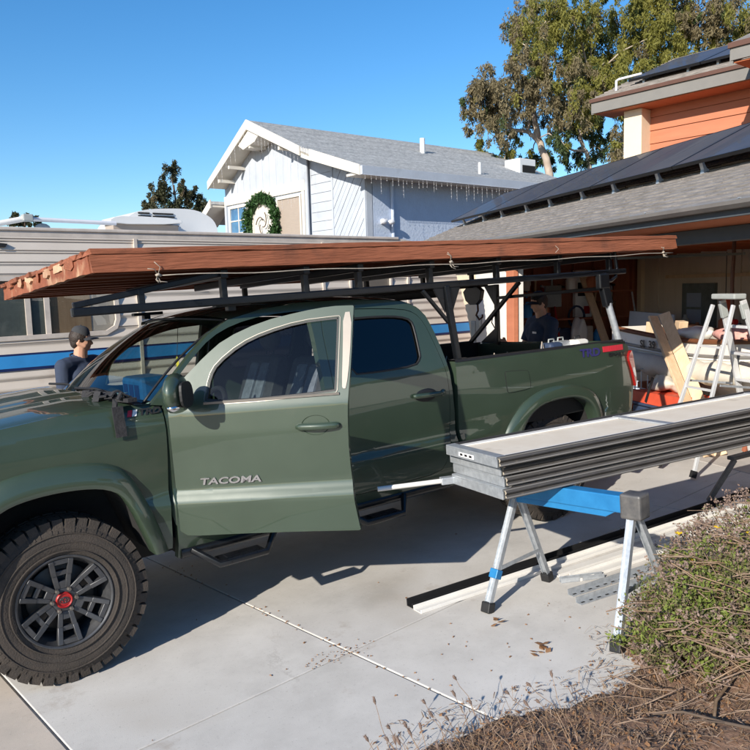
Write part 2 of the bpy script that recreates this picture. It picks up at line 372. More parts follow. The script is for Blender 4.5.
def leaves(mb, c, r, n, size, rg, droop=.3, asp=2.2, flat=1.):
    """n small leaf quads in an ellipsoid of radii r round c"""
    for _ in range(n):
        while True:
            p = Vector((rg.uniform(-1, 1), rg.uniform(-1, 1), rg.uniform(-1, 1)))
            if p.length <= 1: break
        q = V3(c) + Vector((p.x * r[0], p.y * r[1], p.z * r[2] * flat))
        d = Vector((rg.gauss(0, 1), rg.gauss(0, 1), rg.gauss(0, 1) - droop * 3)).normalized()
        a = d.cross(Vector((rg.gauss(0, 1), rg.gauss(0, 1), rg.gauss(0, 1)))).normalized()
        l = size * rg.uniform(.6, 1.3); wd = l / asp
        mb.add([q, q + d * l * .45 - a * wd * .5, q + d * l, q + d * l * .45 + a * wd * .5], [(0, 1, 2, 3)])
# ------------------------------------------------------------------ ground and driveway
def concrete(name, c, c2):
    m = mat(name, c, .85, c2=c2, vs=1.6, detail=12, bump=.10, bs=220, dirt=((.36, .32, .27), .8, .60), rv=.03)
    n = m.node_tree.nodes; L = m.node_tree.links; b = n['Principled BSDF']; src = b.inputs['Base Color'].links[0].from_socket
    co = n.new('ShaderNodeTexCoord')
    def layer(src, fac, colour, k):
        mx = n.new('ShaderNodeMix'); mx.data_type = 'RGBA'; mm = n.new('ShaderNodeMath'); mm.operation = 'MULTIPLY'; mm.inputs[1].default_value = k
        L.new(fac, mm.inputs[0]); L.new(mm.outputs[0], mx.inputs[0]); L.new(src, mx.inputs[6]); mx.inputs[7].default_value = (*colour, 1); return mx.outputs[2]
    def ramp(v, a, z, flip=False):
        r = n.new('ShaderNodeMapRange'); r.inputs[1].default_value = a; r.inputs[2].default_value = z; r.inputs[3].default_value = 1. if flip else 0.; r.inputs[4].default_value = 0. if flip else 1.; L.new(v, r.inputs[0]); return r.outputs[0]
    def noise_(sc, det=8, off=0., warp=None):
        mp = n.new('ShaderNodeMapping'); mp.inputs['Location'].default_value = (off, off * .7, 0); L.new(co.outputs['Object'], mp.inputs[0]); z = n.new('ShaderNodeTexNoise'); z.inputs['Scale'].default_value = sc; z.inputs['Detail'].default_value = det; z.inputs['Roughness'].default_value = .7; L.new(mp.outputs[0], z.inputs['Vector']); return z
    src = layer(src, ramp(noise_(.9, 6, 3.).outputs['Fac'], .50, .72), (.30, .285, .26), .45)        # broad grey blotches
    src = layer(src, ramp(noise_(2.3, 10, 9.).outputs['Fac'], .60, .70), (.27, .20, .14), .40)       # rusty stains
    src = layer(src, ramp(noise_(60, 3, 1.).outputs['Fac'], .60, .72), (.20, .18, .16), .35)         # dark specks
    src = layer(src, ramp(noise_(34, 3, 5.).outputs['Fac'], .62, .72), (.66, .65, .62), .35)         # pale aggregate
    wz = noise_(2.6, 8, 2.); va = n.new('ShaderNodeVectorMath'); va.operation = 'MULTIPLY_ADD'; va.inputs[1].default_value = (.45, .45, 0); L.new(wz.outputs['Color'], va.inputs[0]); L.new(co.outputs['Object'], va.inputs[2])
    vo = n.new('ShaderNodeTexVoronoi'); vo.feature = 'DISTANCE_TO_EDGE'; vo.inputs['Scale'].default_value = .62; L.new(va.outputs[0], vo.inputs['Vector'])
    cr = n.new('ShaderNodeMath'); cr.operation = 'MULTIPLY'; L.new(ramp(vo.outputs['Distance'], .0012, .0035, True), cr.inputs[0]); L.new(ramp(noise_(1.2, 4, 7.).outputs['Fac'], .54, .62), cr.inputs[1])
    src = layer(src, cr.outputs[0], (.24, .21, .18), .25)                                           # hairline cracks
    L.new(src, b.inputs['Base Color'])
    return m
M['conc'] = concrete('driveway_concrete', (.50, .475, .44), (.63, .605, .565))
M['conc_pink'] = concrete('kerbside_concrete', (.50, .43, .36), (.60, .52, .44))
M['earth'] = mat('dry_earth', (.16, .11, .075), .95, c2=(.28, .20, .14), vs=3, bump=.6, bs=20)
g = MB().box(-150, 150, -150, 150, -.4, -.16).build('ground', M['earth']); place(g, DRV); tag(g, kind='structure')
drv = thing('driveway', None, None, SLB, kind='structure')
MB().box(-3.4, 7.4, -4.6, 8.0, -.15, -.011).build('joint_bed', M['joint'], drv)
xs = [-3.4, -.235, 1.11, 4.3, 7.4]; ys = [-4.6, -.78, 2.1, 5.0, 8.0]
for i in range(4):
    for j in range(4):
        gx, gy = .006, .0045
        mb = MB().box(xs[i] + (gx if i else 0), xs[i + 1] - (gx if i < 3 else 0), ys[j] + (gy if j else 0), ys[j + 1] - (gy if j < 3 else 0), -.012, 0)
        mb.build('slab', M['conc_pink'] if i == 0 else M['conc'], drv, bevel=.004)
# ------------------------------------------------------------------ pickup truck, in driveway coordinates: x back, near flank y = 0
ZP = [.45, .60, .72, .80, .86, .95, 1.15, 1.28, 1.36, 1.40, 1.80, 1.9]; YP = [.06, .0, -.012, -.018, .012, .008, 0, .006, .03, .045, .19, .23]
def smooth_tab(xs_, ys_):
    zz = np.linspace(xs_[0], xs_[-1], 600); yy = np.interp(zz, xs_, ys_); k = np.exp(-np.linspace(-2, 2, 21) ** 2); k /= k.sum()
    yy = np.convolve(np.pad(yy, 10, mode='edge'), k, 'valid'); return lambda z: float(np.interp(z, zz, yy))
yf = smooth_tab(ZP, YP)
yplain = smooth_tab([.45, .62, .95, 1.15, 1.28, 1.33, 1.9], [.05, .012, -.012, -.008, 0.0, .012, .25])
W_ = 1.89
TR = thing('pickup_truck', 'army green double cab pickup with its driver door swung open', 'pickup truck', DRV, org=(1.8, .945, 0))
def near(fn): return lambda u, v: (u, fn(u, v), v)
def far(fn): return lambda u, v: (u, W_ - fn(u, v), v)
def resample(P, n):
    P = np.array(P); d = np.r_[0, np.cumsum(np.hypot(*np.diff(P, axis=0).T))]; t = np.linspace(0, d[-1], n); return [(float(np.interp(q, d, P[:, 0])), float(np.interp(q, d, P[:, 1]))) for q in t]
FI = resample(chaikin([(-.455, .56), (-.40, .72), (-.34, .87), (-.25, .955), (-.1, .985), (.1, .985), (.25, .955), (.335, .87), (.39, .72), (.445, .56)], 2, False), 36)
FO = resample(chaikin([(-.54, .56), (-.47, .80), (-.385, 1.0), (-.28, 1.08), (-.1, 1.11), (.1, 1.11), (.28, 1.08), (.375, 1.0), (.455, .80), (.53, .56)], 2, False), 36)
RX = 3.571
RI = [(RX + a, b) for a, b in resample(chaikin([(-.45, .60), (-.42, .74), (-.345, .87), (-.2, .94), (0, .955), (.2, .94), (.345, .87), (.42, .74), (.45, .60)], 2, False), 36)]
RO = [(RX + a, b) for a, b in resample(chaikin([(-.60, .60), (-.56, .78), (-.46, .90), (-.325, 1.0), (-.11, 1.055), (.2, 1.045), (.41, .97), (.50, .84), (.53, .60)], 2, False), 36)]
mid = lambda A, B, t: [(a[0] * (1 - t) + b[0] * t, a[1] * (1 - t) + b[1] * t) for a, b in zip(A, B)]
TOPX = [-.88, -.7, -.5, -.2, 0, .2, .45, .575, .7]; TOPZ = [1.13, 1.235, 1.285, 1.318, 1.336, 1.348, 1.345, 1.335, 1.33]
ftop = lambda x: float(np.interp(x, TOPX, TOPZ))
def yfend(x, z):
    b = yplain(z) if x < .2 else yplain(z) + (yf(z) - yplain(z)) * min(1, (x - .2) / .37)
    b += max(0, z - (ftop(x) - .07)) ** 2 * 7
    if x < -.45: b += (-.45 - x) ** 2 * .9
    return b
def ybed(x, z):
    t = min(1, max(0, (x - 2.6) / .4)); b = yf(z) * (1 - t) + yplain(z) * t if z < 1.25 else yplain(z)
    if x > 4.1: b += (x - 4.1) ** 2 * .25
    return b
fen = [(-.88, 1.12)] + [(x, ftop(x)) for x in (-.8, -.7, -.6, -.5, -.35, -.2, -.1, 0, .1, .2, .3, .45)] + [(.57, 1.335), (.578, 1.2), (.572, 1.05), (.563, .93), (.553, .75), (.55, .56)] + mid(FI, FO, .45)[::-1] + [(-.62, .60), (-.88, .62)]
bedo = [(2.605, .60), (2.60, .8), (2.603, 1.0), (2.606, 1.2), (2.606, 1.335), (3.0, 1.331), (3.5, 1.326), (4.0, 1.319), (4.36, 1.312), (4.45, 1.295), (4.505, 1.255), (4.53, 1.14), (4.55, 1.03), (4.56, .93), (4.53, .71), (4.43, .66), (4.2, .62)] + mid(RI, RO, .45)[::-1]
for side, nm in ((near, -1), (far, 1)):
    n_ = (0, -nm, 0)
    sheet('front_fender', fen, [], side(yfend), n_, .03, M['paint'], TR, .035)
    sheet('bed_side', bedo, [], side(ybed), n_, .06, M['paint'], TR, .04)
    S = (lambda p: p) if nm < 0 else (lambda p: (p[0], W_ - p[1], p[2]))
    for nme, I, O, yy in (('wheel_arch', FI, FO, yfend), ('wheel_arch', RI, RO, ybed)):
        mb = MB(); rows = [(0, .006), (.06, -.016), (.30, -.036), (.72, -.05), (.93, -.048), (1.0, -.04), (1.0, .06)]
        def fl(a, b, I=I, O=O, yy=yy, rows=rows):
            i = int(round(a * 35)); k = int(round(b * 6)); t, dy = rows[k]; p = (O[i][0] * (1 - t) + I[i][0] * t, O[i][1] * (1 - t) + I[i][1] * t)
            return S((p[0], yy(O[i][0] * .6 + I[i][0] * .4, p[1]) + dy, p[1]))
        mb.grid(35, 6, fl); mb.build(nme, M['paint'], TR, 45)
        mb = MB(); mb.grid(35, 4, lambda a, b, I=I: S((I[int(round(a * 35))][0] * 1.0, .05 + b * .42, I[int(round(a * 35))][1] + .005)))
        ic = [(sum(p[0] for p in I) / 36, .75)]; k = len(mb.v)
        mb.prism(I + [(I[-1][0], .5), (I[0][0], .5)], lambda u, v: S((u, .47, v)), (0, .02 * nm * -1, 0)); mb.build('wheel_well', M['under'], TR)
# cab side with door openings
UP = [(.52, 1.335), (.66, 1.455), (.80, 1.578), (.92, 1.668), (1.06, 1.742), (1.28, 1.787), (1.55, 1.81), (1.88, 1.806), (2.2, 1.785), (2.34, 1.765), (2.43, 1.725), (2.49, 1.65), (2.52, 1.53), (2.535, 1.44), (2.553, 1.25), (2.572, 1.0), (2.565, .77), (2.56, .49)]
cabo = [(.585, .49), (.583, .7), (.586, .95), (.588, 1.2), (.58, 1.325)] + UP
fdo = chaikin([(.605, 1.36), (.60, 1.1), (.605, .9), (.615, .72), (.66, .615), (1.1, .605), (1.5, .60), (1.56, .62), (1.565, 1.0), (1.57, 1.3), (1.60, 1.72), (1.58, 1.762), (1.3, 1.752), (1.09, 1.715), (.93, 1.65), (.80, 1.55), (.69, 1.455)], 1)
rdo = chaikin([(1.63, .60), (1.625, .9), (1.63, 1.3), (1.66, 1.70), (1.70, 1.752), (2.0, 1.745), (2.30, 1.722), (2.40, 1.69), (2.455, 1.62), (2.485, 1.50), (2.51, 1.36), (2.535, 1.2), (2.53, .9), (2.47, .68), (2.40, .61), (2.0, .60)], 1)
ycab = lambda x, z: yf(z) + .002
for side, nm in ((near, -1), (far, 1)):
    sheet('cab_side', cabo, [fdo, rdo], side(ycab), (0, -nm, 0), .05, M['paint'], TR, .04)
inset = lambda P, d: [(c[0] + (p[0] - c[0]) * (1 - d / max(.05, abs(p[0] - c[0]) + .001)), c[1] + (p[1] - c[1]) * (1 - d / max(.05, abs(p[1] - c[1]) + .001))) for c in [(sum(q[0] for q in P) / len(P), sum(q[1] for q in P) / len(P))] for p in P]
def shrink(P, d):
    out = []; n = len(P); ar = sum(P[i][0] * P[(i + 1) % n][1] - P[(i + 1) % n][0] * P[i][1] for i in range(n)); sg = 1 if ar > 0 else -1
    for i in range(n):
        a, p, b = Vector(P[i - 1]), Vector(P[i]), Vector(P[(i + 1) % n]); t = (b - a).normalized(); out.append((p.x - t.y * d * sg, p.y + t.x * d * sg))
    return out
rwin = chaikin([(1.755, 1.345), (1.79, 1.655), (1.84, 1.684), (2.10, 1.682), (2.27, 1.668), (2.352, 1.64), (2.36, 1.58), (2.345, 1.42), (2.335, 1.385), (2.28, 1.343), (2.0, 1.338)], 1)
Hd = Vector((.60, 0, 0)); AN = R(40.4); dd = Vector((math.cos(AN), -math.sin(AN), 0)); nn = Vector((math.sin(AN), math.cos(AN), 0))
dmap = lambda s, z: Hd + dd * s + nn * yf(z) + Vector((0, 0, z))
dmap2 = lambda k: (lambda s, z: Hd + dd * s + nn * (yf(z) + k) + Vector((0, 0, z)))
door_o = chaikin([(.0, 1.385), (-.035, 1.30), (-.048, 1.1), (-.05, .92), (-.035, .71), (.015, .622), (.10, .615), (.27, .616), (.64, .61), (.93, .60), (.966, .60), (.962, .62), (.955, .68), (.945, .77), (.935, 1.0), (.945, 1.2), (.953, 1.29), (.975, 1.45), (1.0, 1.745), (1.003, 1.766), (.985, 1.768), (.875, 1.772), (.72, 1.757), (.50, 1.72), (.30, 1.645), (.19, 1.56), (.11, 1.485)], 1)
door_w = chaikin([(.195, 1.33), (.20, 1.345), (.22, 1.455), (.26, 1.52), (.385, 1.61), (.52, 1.662), (.71, 1.704), (.90, 1.712), (.922, 1.712), (.922, 1.710), (.91, 1.55), (.895, 1.345), (.89, 1.33), (.34, 1.312)], 1)
def loop_tube(P, fn, r, m, name, par, n=6):
    return MB().tube([fn(u, v) for u, v in P], r, n, closed=True).build(name, m, par, 180)
# near rear door (closed), far doors (closed), driver door (open)
for side, nm in ((near, -1), (far, 1)):
    q = (lambda k: side(lambda x, z: yf(z) + k))
    d = sheet('rear_door', shrink(rdo, .005), [rwin], q(-.001), (0, -nm, 0), .05, M['paint'], TR, .03)
    sheet('window', shrink(rwin, -.01), [], q(.012), (0, -nm, 0), 0, M['gl_tint'], d, .06).location = (0, 0, 0)
    loop_tube(rwin, q(.002), .008, M['black'], 'window_seal', d).location = (0, 0, 0)
    S = (lambda p: p) if nm < 0 else (lambda p: (p[0], W_ - p[1], p[2]))
    mb = MB(); mb.tube([S((x, yf(1.15) - .012 - .014 * math.sin(math.pi * t), 1.150 - .008 * t)) for t in [i / 10 for i in range(11)] for x in [2.215 + .24 * t]], [.012] + [.017] * 9 + [.012], 10)
    mb.ball(S((2.475, -.004, 1.142)), (.022, .012, .024)); mb.build('handle', M['paint'], d, 180).location = (0, 0, 0)
    mb = MB().ball(S((2.33, .004, 1.145)), (.10, .012, .045), 20, 8); mb.build('handle_cup', M['black'], d, 180).location = (0, 0, 0)
fdc = [(.6 + s, z) for s, z in door_o]; fwc = [(.6 + s, z) for s, z in door_w]
d = sheet('front_door', shrink(fdc, .004), [fwc], far(lambda x, z: yf(z) - .001), (0, -1, 0), .05, M['paint'], TR, .04)
sheet('window', shrink(fwc, -.01), [], far(lambda x, z: yf(z) + .012), (0, -1, 0), 0, M['gl_front'], d, .08).location = (0, 0, 0)
DO = sheet('front_door', door_o, [door_w], dmap, nn, .06, M['paint'], TR, .022); DO['label'] = 'driver door swung wide open'
zero = lambda o: setattr(o, 'location', (0, 0, 0)) or o
zero(sheet('window', shrink(door_w, -.012), [], dmap2(.016), nn, 0, M['gl_front'], DO, .05))
zero(sheet('window_trim', shrink(door_w, -.0085), [shrink(door_w, -.005)], dmap2(-.004), nn, .012, M['satin'], DO, .05))
zero(sheet('window_seal', shrink(door_w, -.003), [shrink(door_w, .010)], dmap2(.002), nn, .02, M['black'], DO, .05))
pil = chaikin([(.930, 1.345), (.948, 1.345), (.972, 1.5), (.992, 1.735), (.945, 1.735), (.937, 1.55), (.925, 1.36)], 1)
zero(sheet('pillar_trim', pil, [], dmap2(-.004), nn, .006, M['satin'], DO, .06))  # satin grey puts the glare on a black gloss pillar strip into the colour
pan = [(.03, 1.30), (.0, 1.1), (.0, .72), (.05, .66), (.9, .65), (.89, 1.0), (.91, 1.29)]
zero(sheet('door_card', chaikin(pan, 1), [], dmap2(.062), nn, .03, M['seat'], DO, .12))
sill = dmap2(.0)
zero(MB().bar(dmap2(-.004)(.19, 1.318), dmap2(-.004)(.91, 1.322), .010, .012).build('belt_seal', M['satin'], DO))
# handle
mb = MB().tube([dmap2(-.012 - .02 * math.sin(math.pi * t))(.675 + .225 * t, 1.166 - .003 * t) for t in [i / 12 for i in range(13)]], [.012] + [.019] * 11 + [.012], 10)
h = zero(mb.build('handle', M['paint'], DO, 180))
mb = MB(); mb.v = []; ell = [dmap2(-.003)(.775 + .075 * math.cos(a), 1.168 + .052 * math.sin(a)) for a in [2 * math.pi * i / 28 for i in range(28)]]; inn = [dmap2(.022)(.775 + .035 * math.cos(a), 1.168 + .024 * math.sin(a)) for a in [2 * math.pi * i / 28 for i in range(28)]]
mb.add(ell + inn, [(i, (i + 1) % 28, 28 + (i + 1) % 28, 28 + i) for i in range(28)] + [tuple(range(28, 56))]); zero(mb.build('handle_cup', M['paint'], DO, 180))
zero(MB().lathe([(.001, -.016), (.011, -.016), (.012, .0)], dmap(.885, 1.163), nn, 14).build('lock', M['chrome'], DO, 40))
# badge
zero(text('badge', 'TACOMA', .048, axes(dmap2(-.006)(.128, .889), dd, (0, 0, 1)), M['chrome'], DO, .003, 1.62, .0012, .15))
# mirror on the open door
mo = lambda a, b, c: Hd + dd * a - nn * b + Vector((0, 0, c))
mb = MB(); mb.ball(mo(.115, .17, 1.40), (.055, .125, .085), 20, 12, Matrix.Rotation(-AN, 3, 'Z'))
mb.v = [tuple(Vector(p) + Vector((0, 0, (max(0, (p[2] - 1.40)) ** .5 * .06 - max(0, 1.40 - p[2]) ** .5 * .05)))) for p in mb.v]
mir = zero(mb.build('mirror', M['paint'], DO, 180))
mb = MB(); mb.ball(mo(.118, .165, 1.335), (.05, .115, .035), 18, 8, Matrix.Rotation(-AN, 3, 'Z')); zero(mb.build('mirror_base', M['chrome'], DO, 180))
mb = MB(); mb.bar(mo(.105, .02, 1.345), mo(.12, .16, 1.345), .07, .045); zero(mb.build('mirror_arm', M['black'], DO, bevel=.012))
mb = MB(); mb.prism(chaikin([(.085, 1.325), (.255, 1.325), (.265, 1.435), (.235, 1.46), (.10, 1.455)], 2), lambda u, v: mo(.165, u, v), dd * .012); zero(mb.build('mirror_glass', M['black'], DO))
# bonnet, cowl, windscreen, roof, back of the cab
def hood(a, b):
    t = 2 * b - 1; xr = .455 - .20 * (1 - t * t); x = -.90 + (xr + .90) * a; y = .945 + t * (.945 - .052 - max(0, (-.45 - x)) ** 2 * .9)
    z = ftop(x) + .05 * (1 - t ** 4) + .02 * max(0, 1 - (t / .5) ** 4) * min(1, a * 3)
    if abs(t) > .97: z -= .006
    return (x, y, z - max(0, -.72 - x) ** 2 * 3)
MB().grid(40, 44, hood).build('bonnet', M['paint'], TR, 40)
def cowl(a, b):
    t = 2 * b - 1; x = .455 - .20 * (1 - t * t); return (x + a * .10, .945 + t * (.86 - .03 * a), ftop(x) + .030 * (1 - t ** 4) - .02 + .02 * a)
MB().grid(3, 30, cowl).build('cowl', M['black'], TR, 60)
def wind(a, b):
    t = 2 * b - 1; k = 1 - t * t
    B = Vector((.505 - .19 * k, .945 + t * .825, 1.335 + .02 * k)); T = Vector((1.075 - .13 * k, .945 + t * .695, 1.742 + .035 * k)); p = B.lerp(T, a)
    return p + Vector((-.02, 0, .025)) * math.sin(math.pi * a)
MB().grid(14, 28, wind).build('windscreen', M['gl_wind'], TR, 180)
MB().tube([wind(i / 10, 0) for i in range(11)] + [wind(1, i / 20) for i in range(1, 21)] + [wind(1 - i / 10, 1) for i in range(1, 11)], .007, 6).build('windscreen_seal', M['black'], TR, 180)
RE = [(1.065, 1.744), (1.16, 1.767), (1.28, 1.789), (1.4, 1.803), (1.55, 1.812), (1.88, 1.808), (2.2, 1.787), (2.34, 1.767), (2.43, 1.727), (2.49, 1.652), (2.52, 1.53)]
def roof(a, b):
    P = resample(RE, 25); i = int(round(a * 24)); x, z = P[i]; t = 2 * b - 1; k = 1 - t * t
    x2 = x - .13 * k * max(0, 1 - a * 3) - (.0 if a < .7 else .05 * k * (a - .7) / .3 * 0); ye = yf(z) - .0
    return (x2, .945 + t * (.945 - ye), z + .04 * (1 - t ** 4) * (1 if a < .8 else (1 - a) / .2) + .001)
MB().grid(24, 24, roof).build('roof', M['paint'], TR, 50)
bw = lambda a, b: (2.525 + .045 * (1 - a) + .0, .945 + (2 * b - 1) * (.90 - .02 - max(0, a - .55) * .24), .62 + a * .92)
MB().grid(8, 8, bw).build('cab_back', M['paint'], TR, 60)
MB().box(2.515, 2.523, .40, 1.49, 1.40, 1.66).build('rear_window', M['gl_tint'], TR)
# nose: grille, bumper, headlights
mb = MB(); mb.prism([(.30, .78), (1.59, .78), (1.52, 1.10), (.37, 1.10)], lambda u, v: (-.92 + (1.1 - v) * -.06, u, v), (.06, 0, 0)); mb.build('grille', M['black'], TR, bevel=.02)
for k in range(4): MB().box(-.965, -.93, .36, 1.53, .83 + .07 * k, .85 + .07 * k).build('grille_bar', M['steel_black'], TR)
mb = MB(); mb.grid(20, 6, lambda a, b: (-.99 + .55 * (2 * a - 1) ** 4 * .6, .03 + a * 1.83, .52 + .28 * b - .0)); mb.grid(20, 1, lambda a, b: (-.99 + .33 * (2 * a - 1) ** 4 + b * .12, .03 + a * 1.83, .80)); mb.build('front_bumper', M['paint'], TR, 60)
for yy in (.20, 1.69):
    mb = MB(); mb.ball((-.80, yy, 1.02), (.11, .17, .10), 18, 10); mb.build('headlight', M['lens_clear'], TR, 180)
# inner body: floor, engine bay, chassis, bed
mb = MB(); mb.box(-.78, .44, .49, 1.40, .55, 1.22); mb.box(-.8, 4.4, .50, 1.39, .40, .58); mb.box(.6, 2.56, .04, 1.85, .50, .585); mb.box(.46, .56, .10, 1.79, .60, 1.28); mb.build('chassis', M['under'], TR)
mb = MB(); mb.box(2.60, 2.64, .07, 1.82, .70, 1.32); mb.box(2.6, 4.5, .07, 1.82, .80, .84); mb.box(2.6, 4.5, .062, .10, .84, 1.30); mb.box(2.6, 4.5, 1.79, 1.828, .84, 1.30)
mb.box(RX - .5, RX + .5, .10, .40, .84, 1.0); mb.box(RX - .5, RX + .5, 1.49, 1.79, .84, 1.0); mb.build('bed_liner', M['black'], TR)
mb = MB()
for S in (lambda y: y, lambda y: W_ - y):
    mb = MB(); mb.grid(16, 3, lambda a, b: (2.61 + a * 1.80, S([.008, .012, .085, .095][int(round(b * 3))]), (1.338 - .024 * a) + [-.008, .006, .006, -.03][int(round(b * 3))])); mb.build('bed_rail', M['black'], TR)
mb = MB(); mb.grid(4, 12, lambda a, b: (4.50 + .03 * math.sin(a * 3.1), .12 + b * 1.65, .72 + a * .58)); mb.box(4.44, 4.5, .12, 1.77, .74, 1.29); mb.build('tailgate', M['paint'], TR, 50)
for S in (lambda y: y, lambda y: W_ - y):
    P = chaikin([(4.46, 1.165), (4.50, 1.215), (4.535, 1.225), (4.565, 1.1), (4.592, .98), (4.57, .90), (4.545, .97), (4.52, 1.05)], 1)
    tl = MB().prism(P, lambda u, v: (u, S(.006 + (u - 4.46) * .16), v), (0, S(.05) - S(0), 0)).build('tail_light', M['lens_red'], TR, bevel=.008)
    MB().prism(shrink(chaikin([(4.52, 1.06), (4.55, 1.09), (4.575, 1.0), (4.555, .99)], 1), .002), lambda u, v: (u + .002, S(.002 + (u - 4.46) * .16), v), (0, S(.02) - S(0), 0)).build('reverse_lens', M['lens_clear'], tl).location = (0, 0, 0)
mb = MB(); mb.box(4.40, 4.70, .10, 1.79, .52, .68); mb.box(4.28, 4.5, .03, .14, .56, .72); mb.box(4.28, 4.5, 1.75, 1.86, .56, .72); mb.build('rear_bumper', M['steel_black'], TR, bevel=.03)
# fuel door
fd = chaikin([(3.05, 1.20), (3.06, 1.215), (3.27, 1.20), (3.285, 1.185), (3.295, 1.085), (3.28, 1.065), (3.075, 1.06), (3.058, 1.075)], 1)
sheet('fuel_door', fd, [], near(lambda x, z: ybed(x, z) - .004), (0, 1, 0), .004, M['paint'], TR, .04)
loop_tube(fd, near(lambda x, z: ybed(x, z) - .0015), .003, M['dark'], 'fuel_door_gap', TR, 5)
# running boards with drop steps
for S in (lambda y: y, lambda y: W_ - y):
    mb = MB(); mb.tube([(.60, S(.05), .515), (2.5, S(.05), .515)], .034, 12); mb.build('side_bar', M['steel_black'], TR, 60)
    for x0, x1 in ((.66, 1.16), (1.62, 2.10)):
        mb = MB(); mb.tube([(x0, S(.02), .52), (x0 + .10, S(-.10), .445), (x0 + .38, S(-.10), .445), (x1, S(.02), .52)], .020, 8)
        mb.bar((x0 + .11, S(-.055), .452), (x0 + .37, S(-.055), .452), .11, .02); mb.bar((x0 + .15, S(-.055), .465), (x0 + .34, S(-.055), .465), .06, .01); mb.build('step', M['steel_black'], TR, 45)
# decals and badges
tx = lambda x, z, k=.004: axes((x, ybed(x, z) - k, z), (1, .004, -.03), (0, .02, 1))
text('decal', 'TRD', .085, tx(3.862, 1.232), M['navy_print'], TR, .0006, 1.42, .003)
for k in range(3):
    x0 = 4.135 + k * .095; P = [(x0, 1.243 - k * .002), (x0 + .09, 1.241 - k * .002), (x0 + .09, 1.285 - k * .002), (x0, 1.287 - k * .002)]
    MB().prism(P, lambda u, v: (u, ybed(u, v) - .004, v), (0, .002, 0)).build('decal', M['red_print'], TR)
text('decal', 'SPORT', .038, tx(4.20, 1.203), M['black_print'], TR, .0006, 1.75, .0015)
for k, mm in enumerate(('red_print', 'white_print')):
    x0 = .385 + k * .026; MB().prism([(x0, 1.292), (x0 + .022, 1.292), (x0 + .036, 1.322), (x0 + .014, 1.322)], lambda u, v: (u, yfend(u, v) - .004, v), (0, .003, 0)).build('badge', M[mm], TR)
text('badge', 'TRD', .046, axes((.445, yfend(.5, 1.30) - .005, 1.292), (1, -.03, 0), (0, .3, 1)), M['black'], TR, .002, 1.3, .0015, .2)
# interior
mb = MB(); mb.grid(6, 12, lambda a, b: (.50 + .42 * a, .16 + b * 1.57, 1.30 - .05 * (2 * b - 1) ** 4 - .18 * a ** 4)); mb.box(.56, .90, .16, 1.73, .9, 1.14); mb.build('dashboard', M['black'], TR, 60)
for (a, b, c_) in ((.60, .30, 1.315), (.50, .95, 1.33)):
    MB().bar((a, b, c_), (a + .18, b + .16, c_ - .008), .12, .004).build('paper', M['paper'], TR)
mb = MB(); mb.tube([Vector((1.02, .50, 1.16)) + Matrix.Rotation(R(28), 3, 'Y') @ Vector((0, .19 * math.cos(t), .19 * math.sin(t))) for t in [2 * math.pi * i / 28 for i in range(28)]], .016, 8, closed=True)
mb.ball((1.0, .50, 1.15), (.03, .07, .07)); mb.bar((1.0, .32, 1.16), (1.0, .68, 1.16), .02, .035); mb.tube([(.88, .50, 1.1), (1.0, .50, 1.15)], .03); mb.build('steering_wheel', M['black'], TR, 180)
for y0 in (.32, 1.05):
    st = MB(); st.box(1.18, 1.70, y0, y0 + .52, .78, .95); st.prism([(1.62, .9), (1.74, .9), (1.93, 1.44), (1.83, 1.45)], lambda u, v: (u, y0, v), (0, .52, 0)); s_ = st.build('front_seat', M['seat'], TR, bevel=.045)
    mb = MB(); mb.prism([(1.60, .94), (1.66, .94), (1.845, 1.40), (1.80, 1.40)], lambda u, v: (u, y0 + .11, v), (0, .13, 0)); mb.prism([(1.60, .94), (1.66, .94), (1.845, 1.40), (1.80, 1.40)], lambda u, v: (u, y0 + .28, v), (0, .13, 0)); mb.build('seat_insert', M['seat2'], s_, bevel=.02).location = (0, 0, 0)
    mb = MB(); mb.ball((1.90, y0 + .26, 1.575), (.06, .14, .10), 16, 10); mb.tube([(1.885, y0 + .20, 1.42), (1.895, y0 + .20, 1.56)], .007); mb.tube([(1.885, y0 + .32, 1.42), (1.895, y0 + .32, 1.56)], .007); mb.build('headrest', M['seat'], s_, 60).location = (0, 0, 0)
mb = MB(); mb.box(2.05, 2.45, .2, 1.69, .8, .98); mb.prism([(2.36, .95), (2.5, .95), (2.5, 1.36), (2.46, 1.36)], lambda u, v: (u, .2, v), (0, 1.49, 0)); mb.build('rear_bench', M['seat'], TR, bevel=.04)
mb = MB(); mb.box(.95, 1.6, .78, 1.11, .60, 1.02); mb.build('console', M['black'], TR, bevel=.03)
# wipers lying on the cowl
for y0 in (.35, 1.05): MB().tube([(.44, y0, 1.385), (.40, y0 + .25, 1.41), (.36, y0 + .55, 1.405)], .008).build('wiper', M['black'], TR, 60)
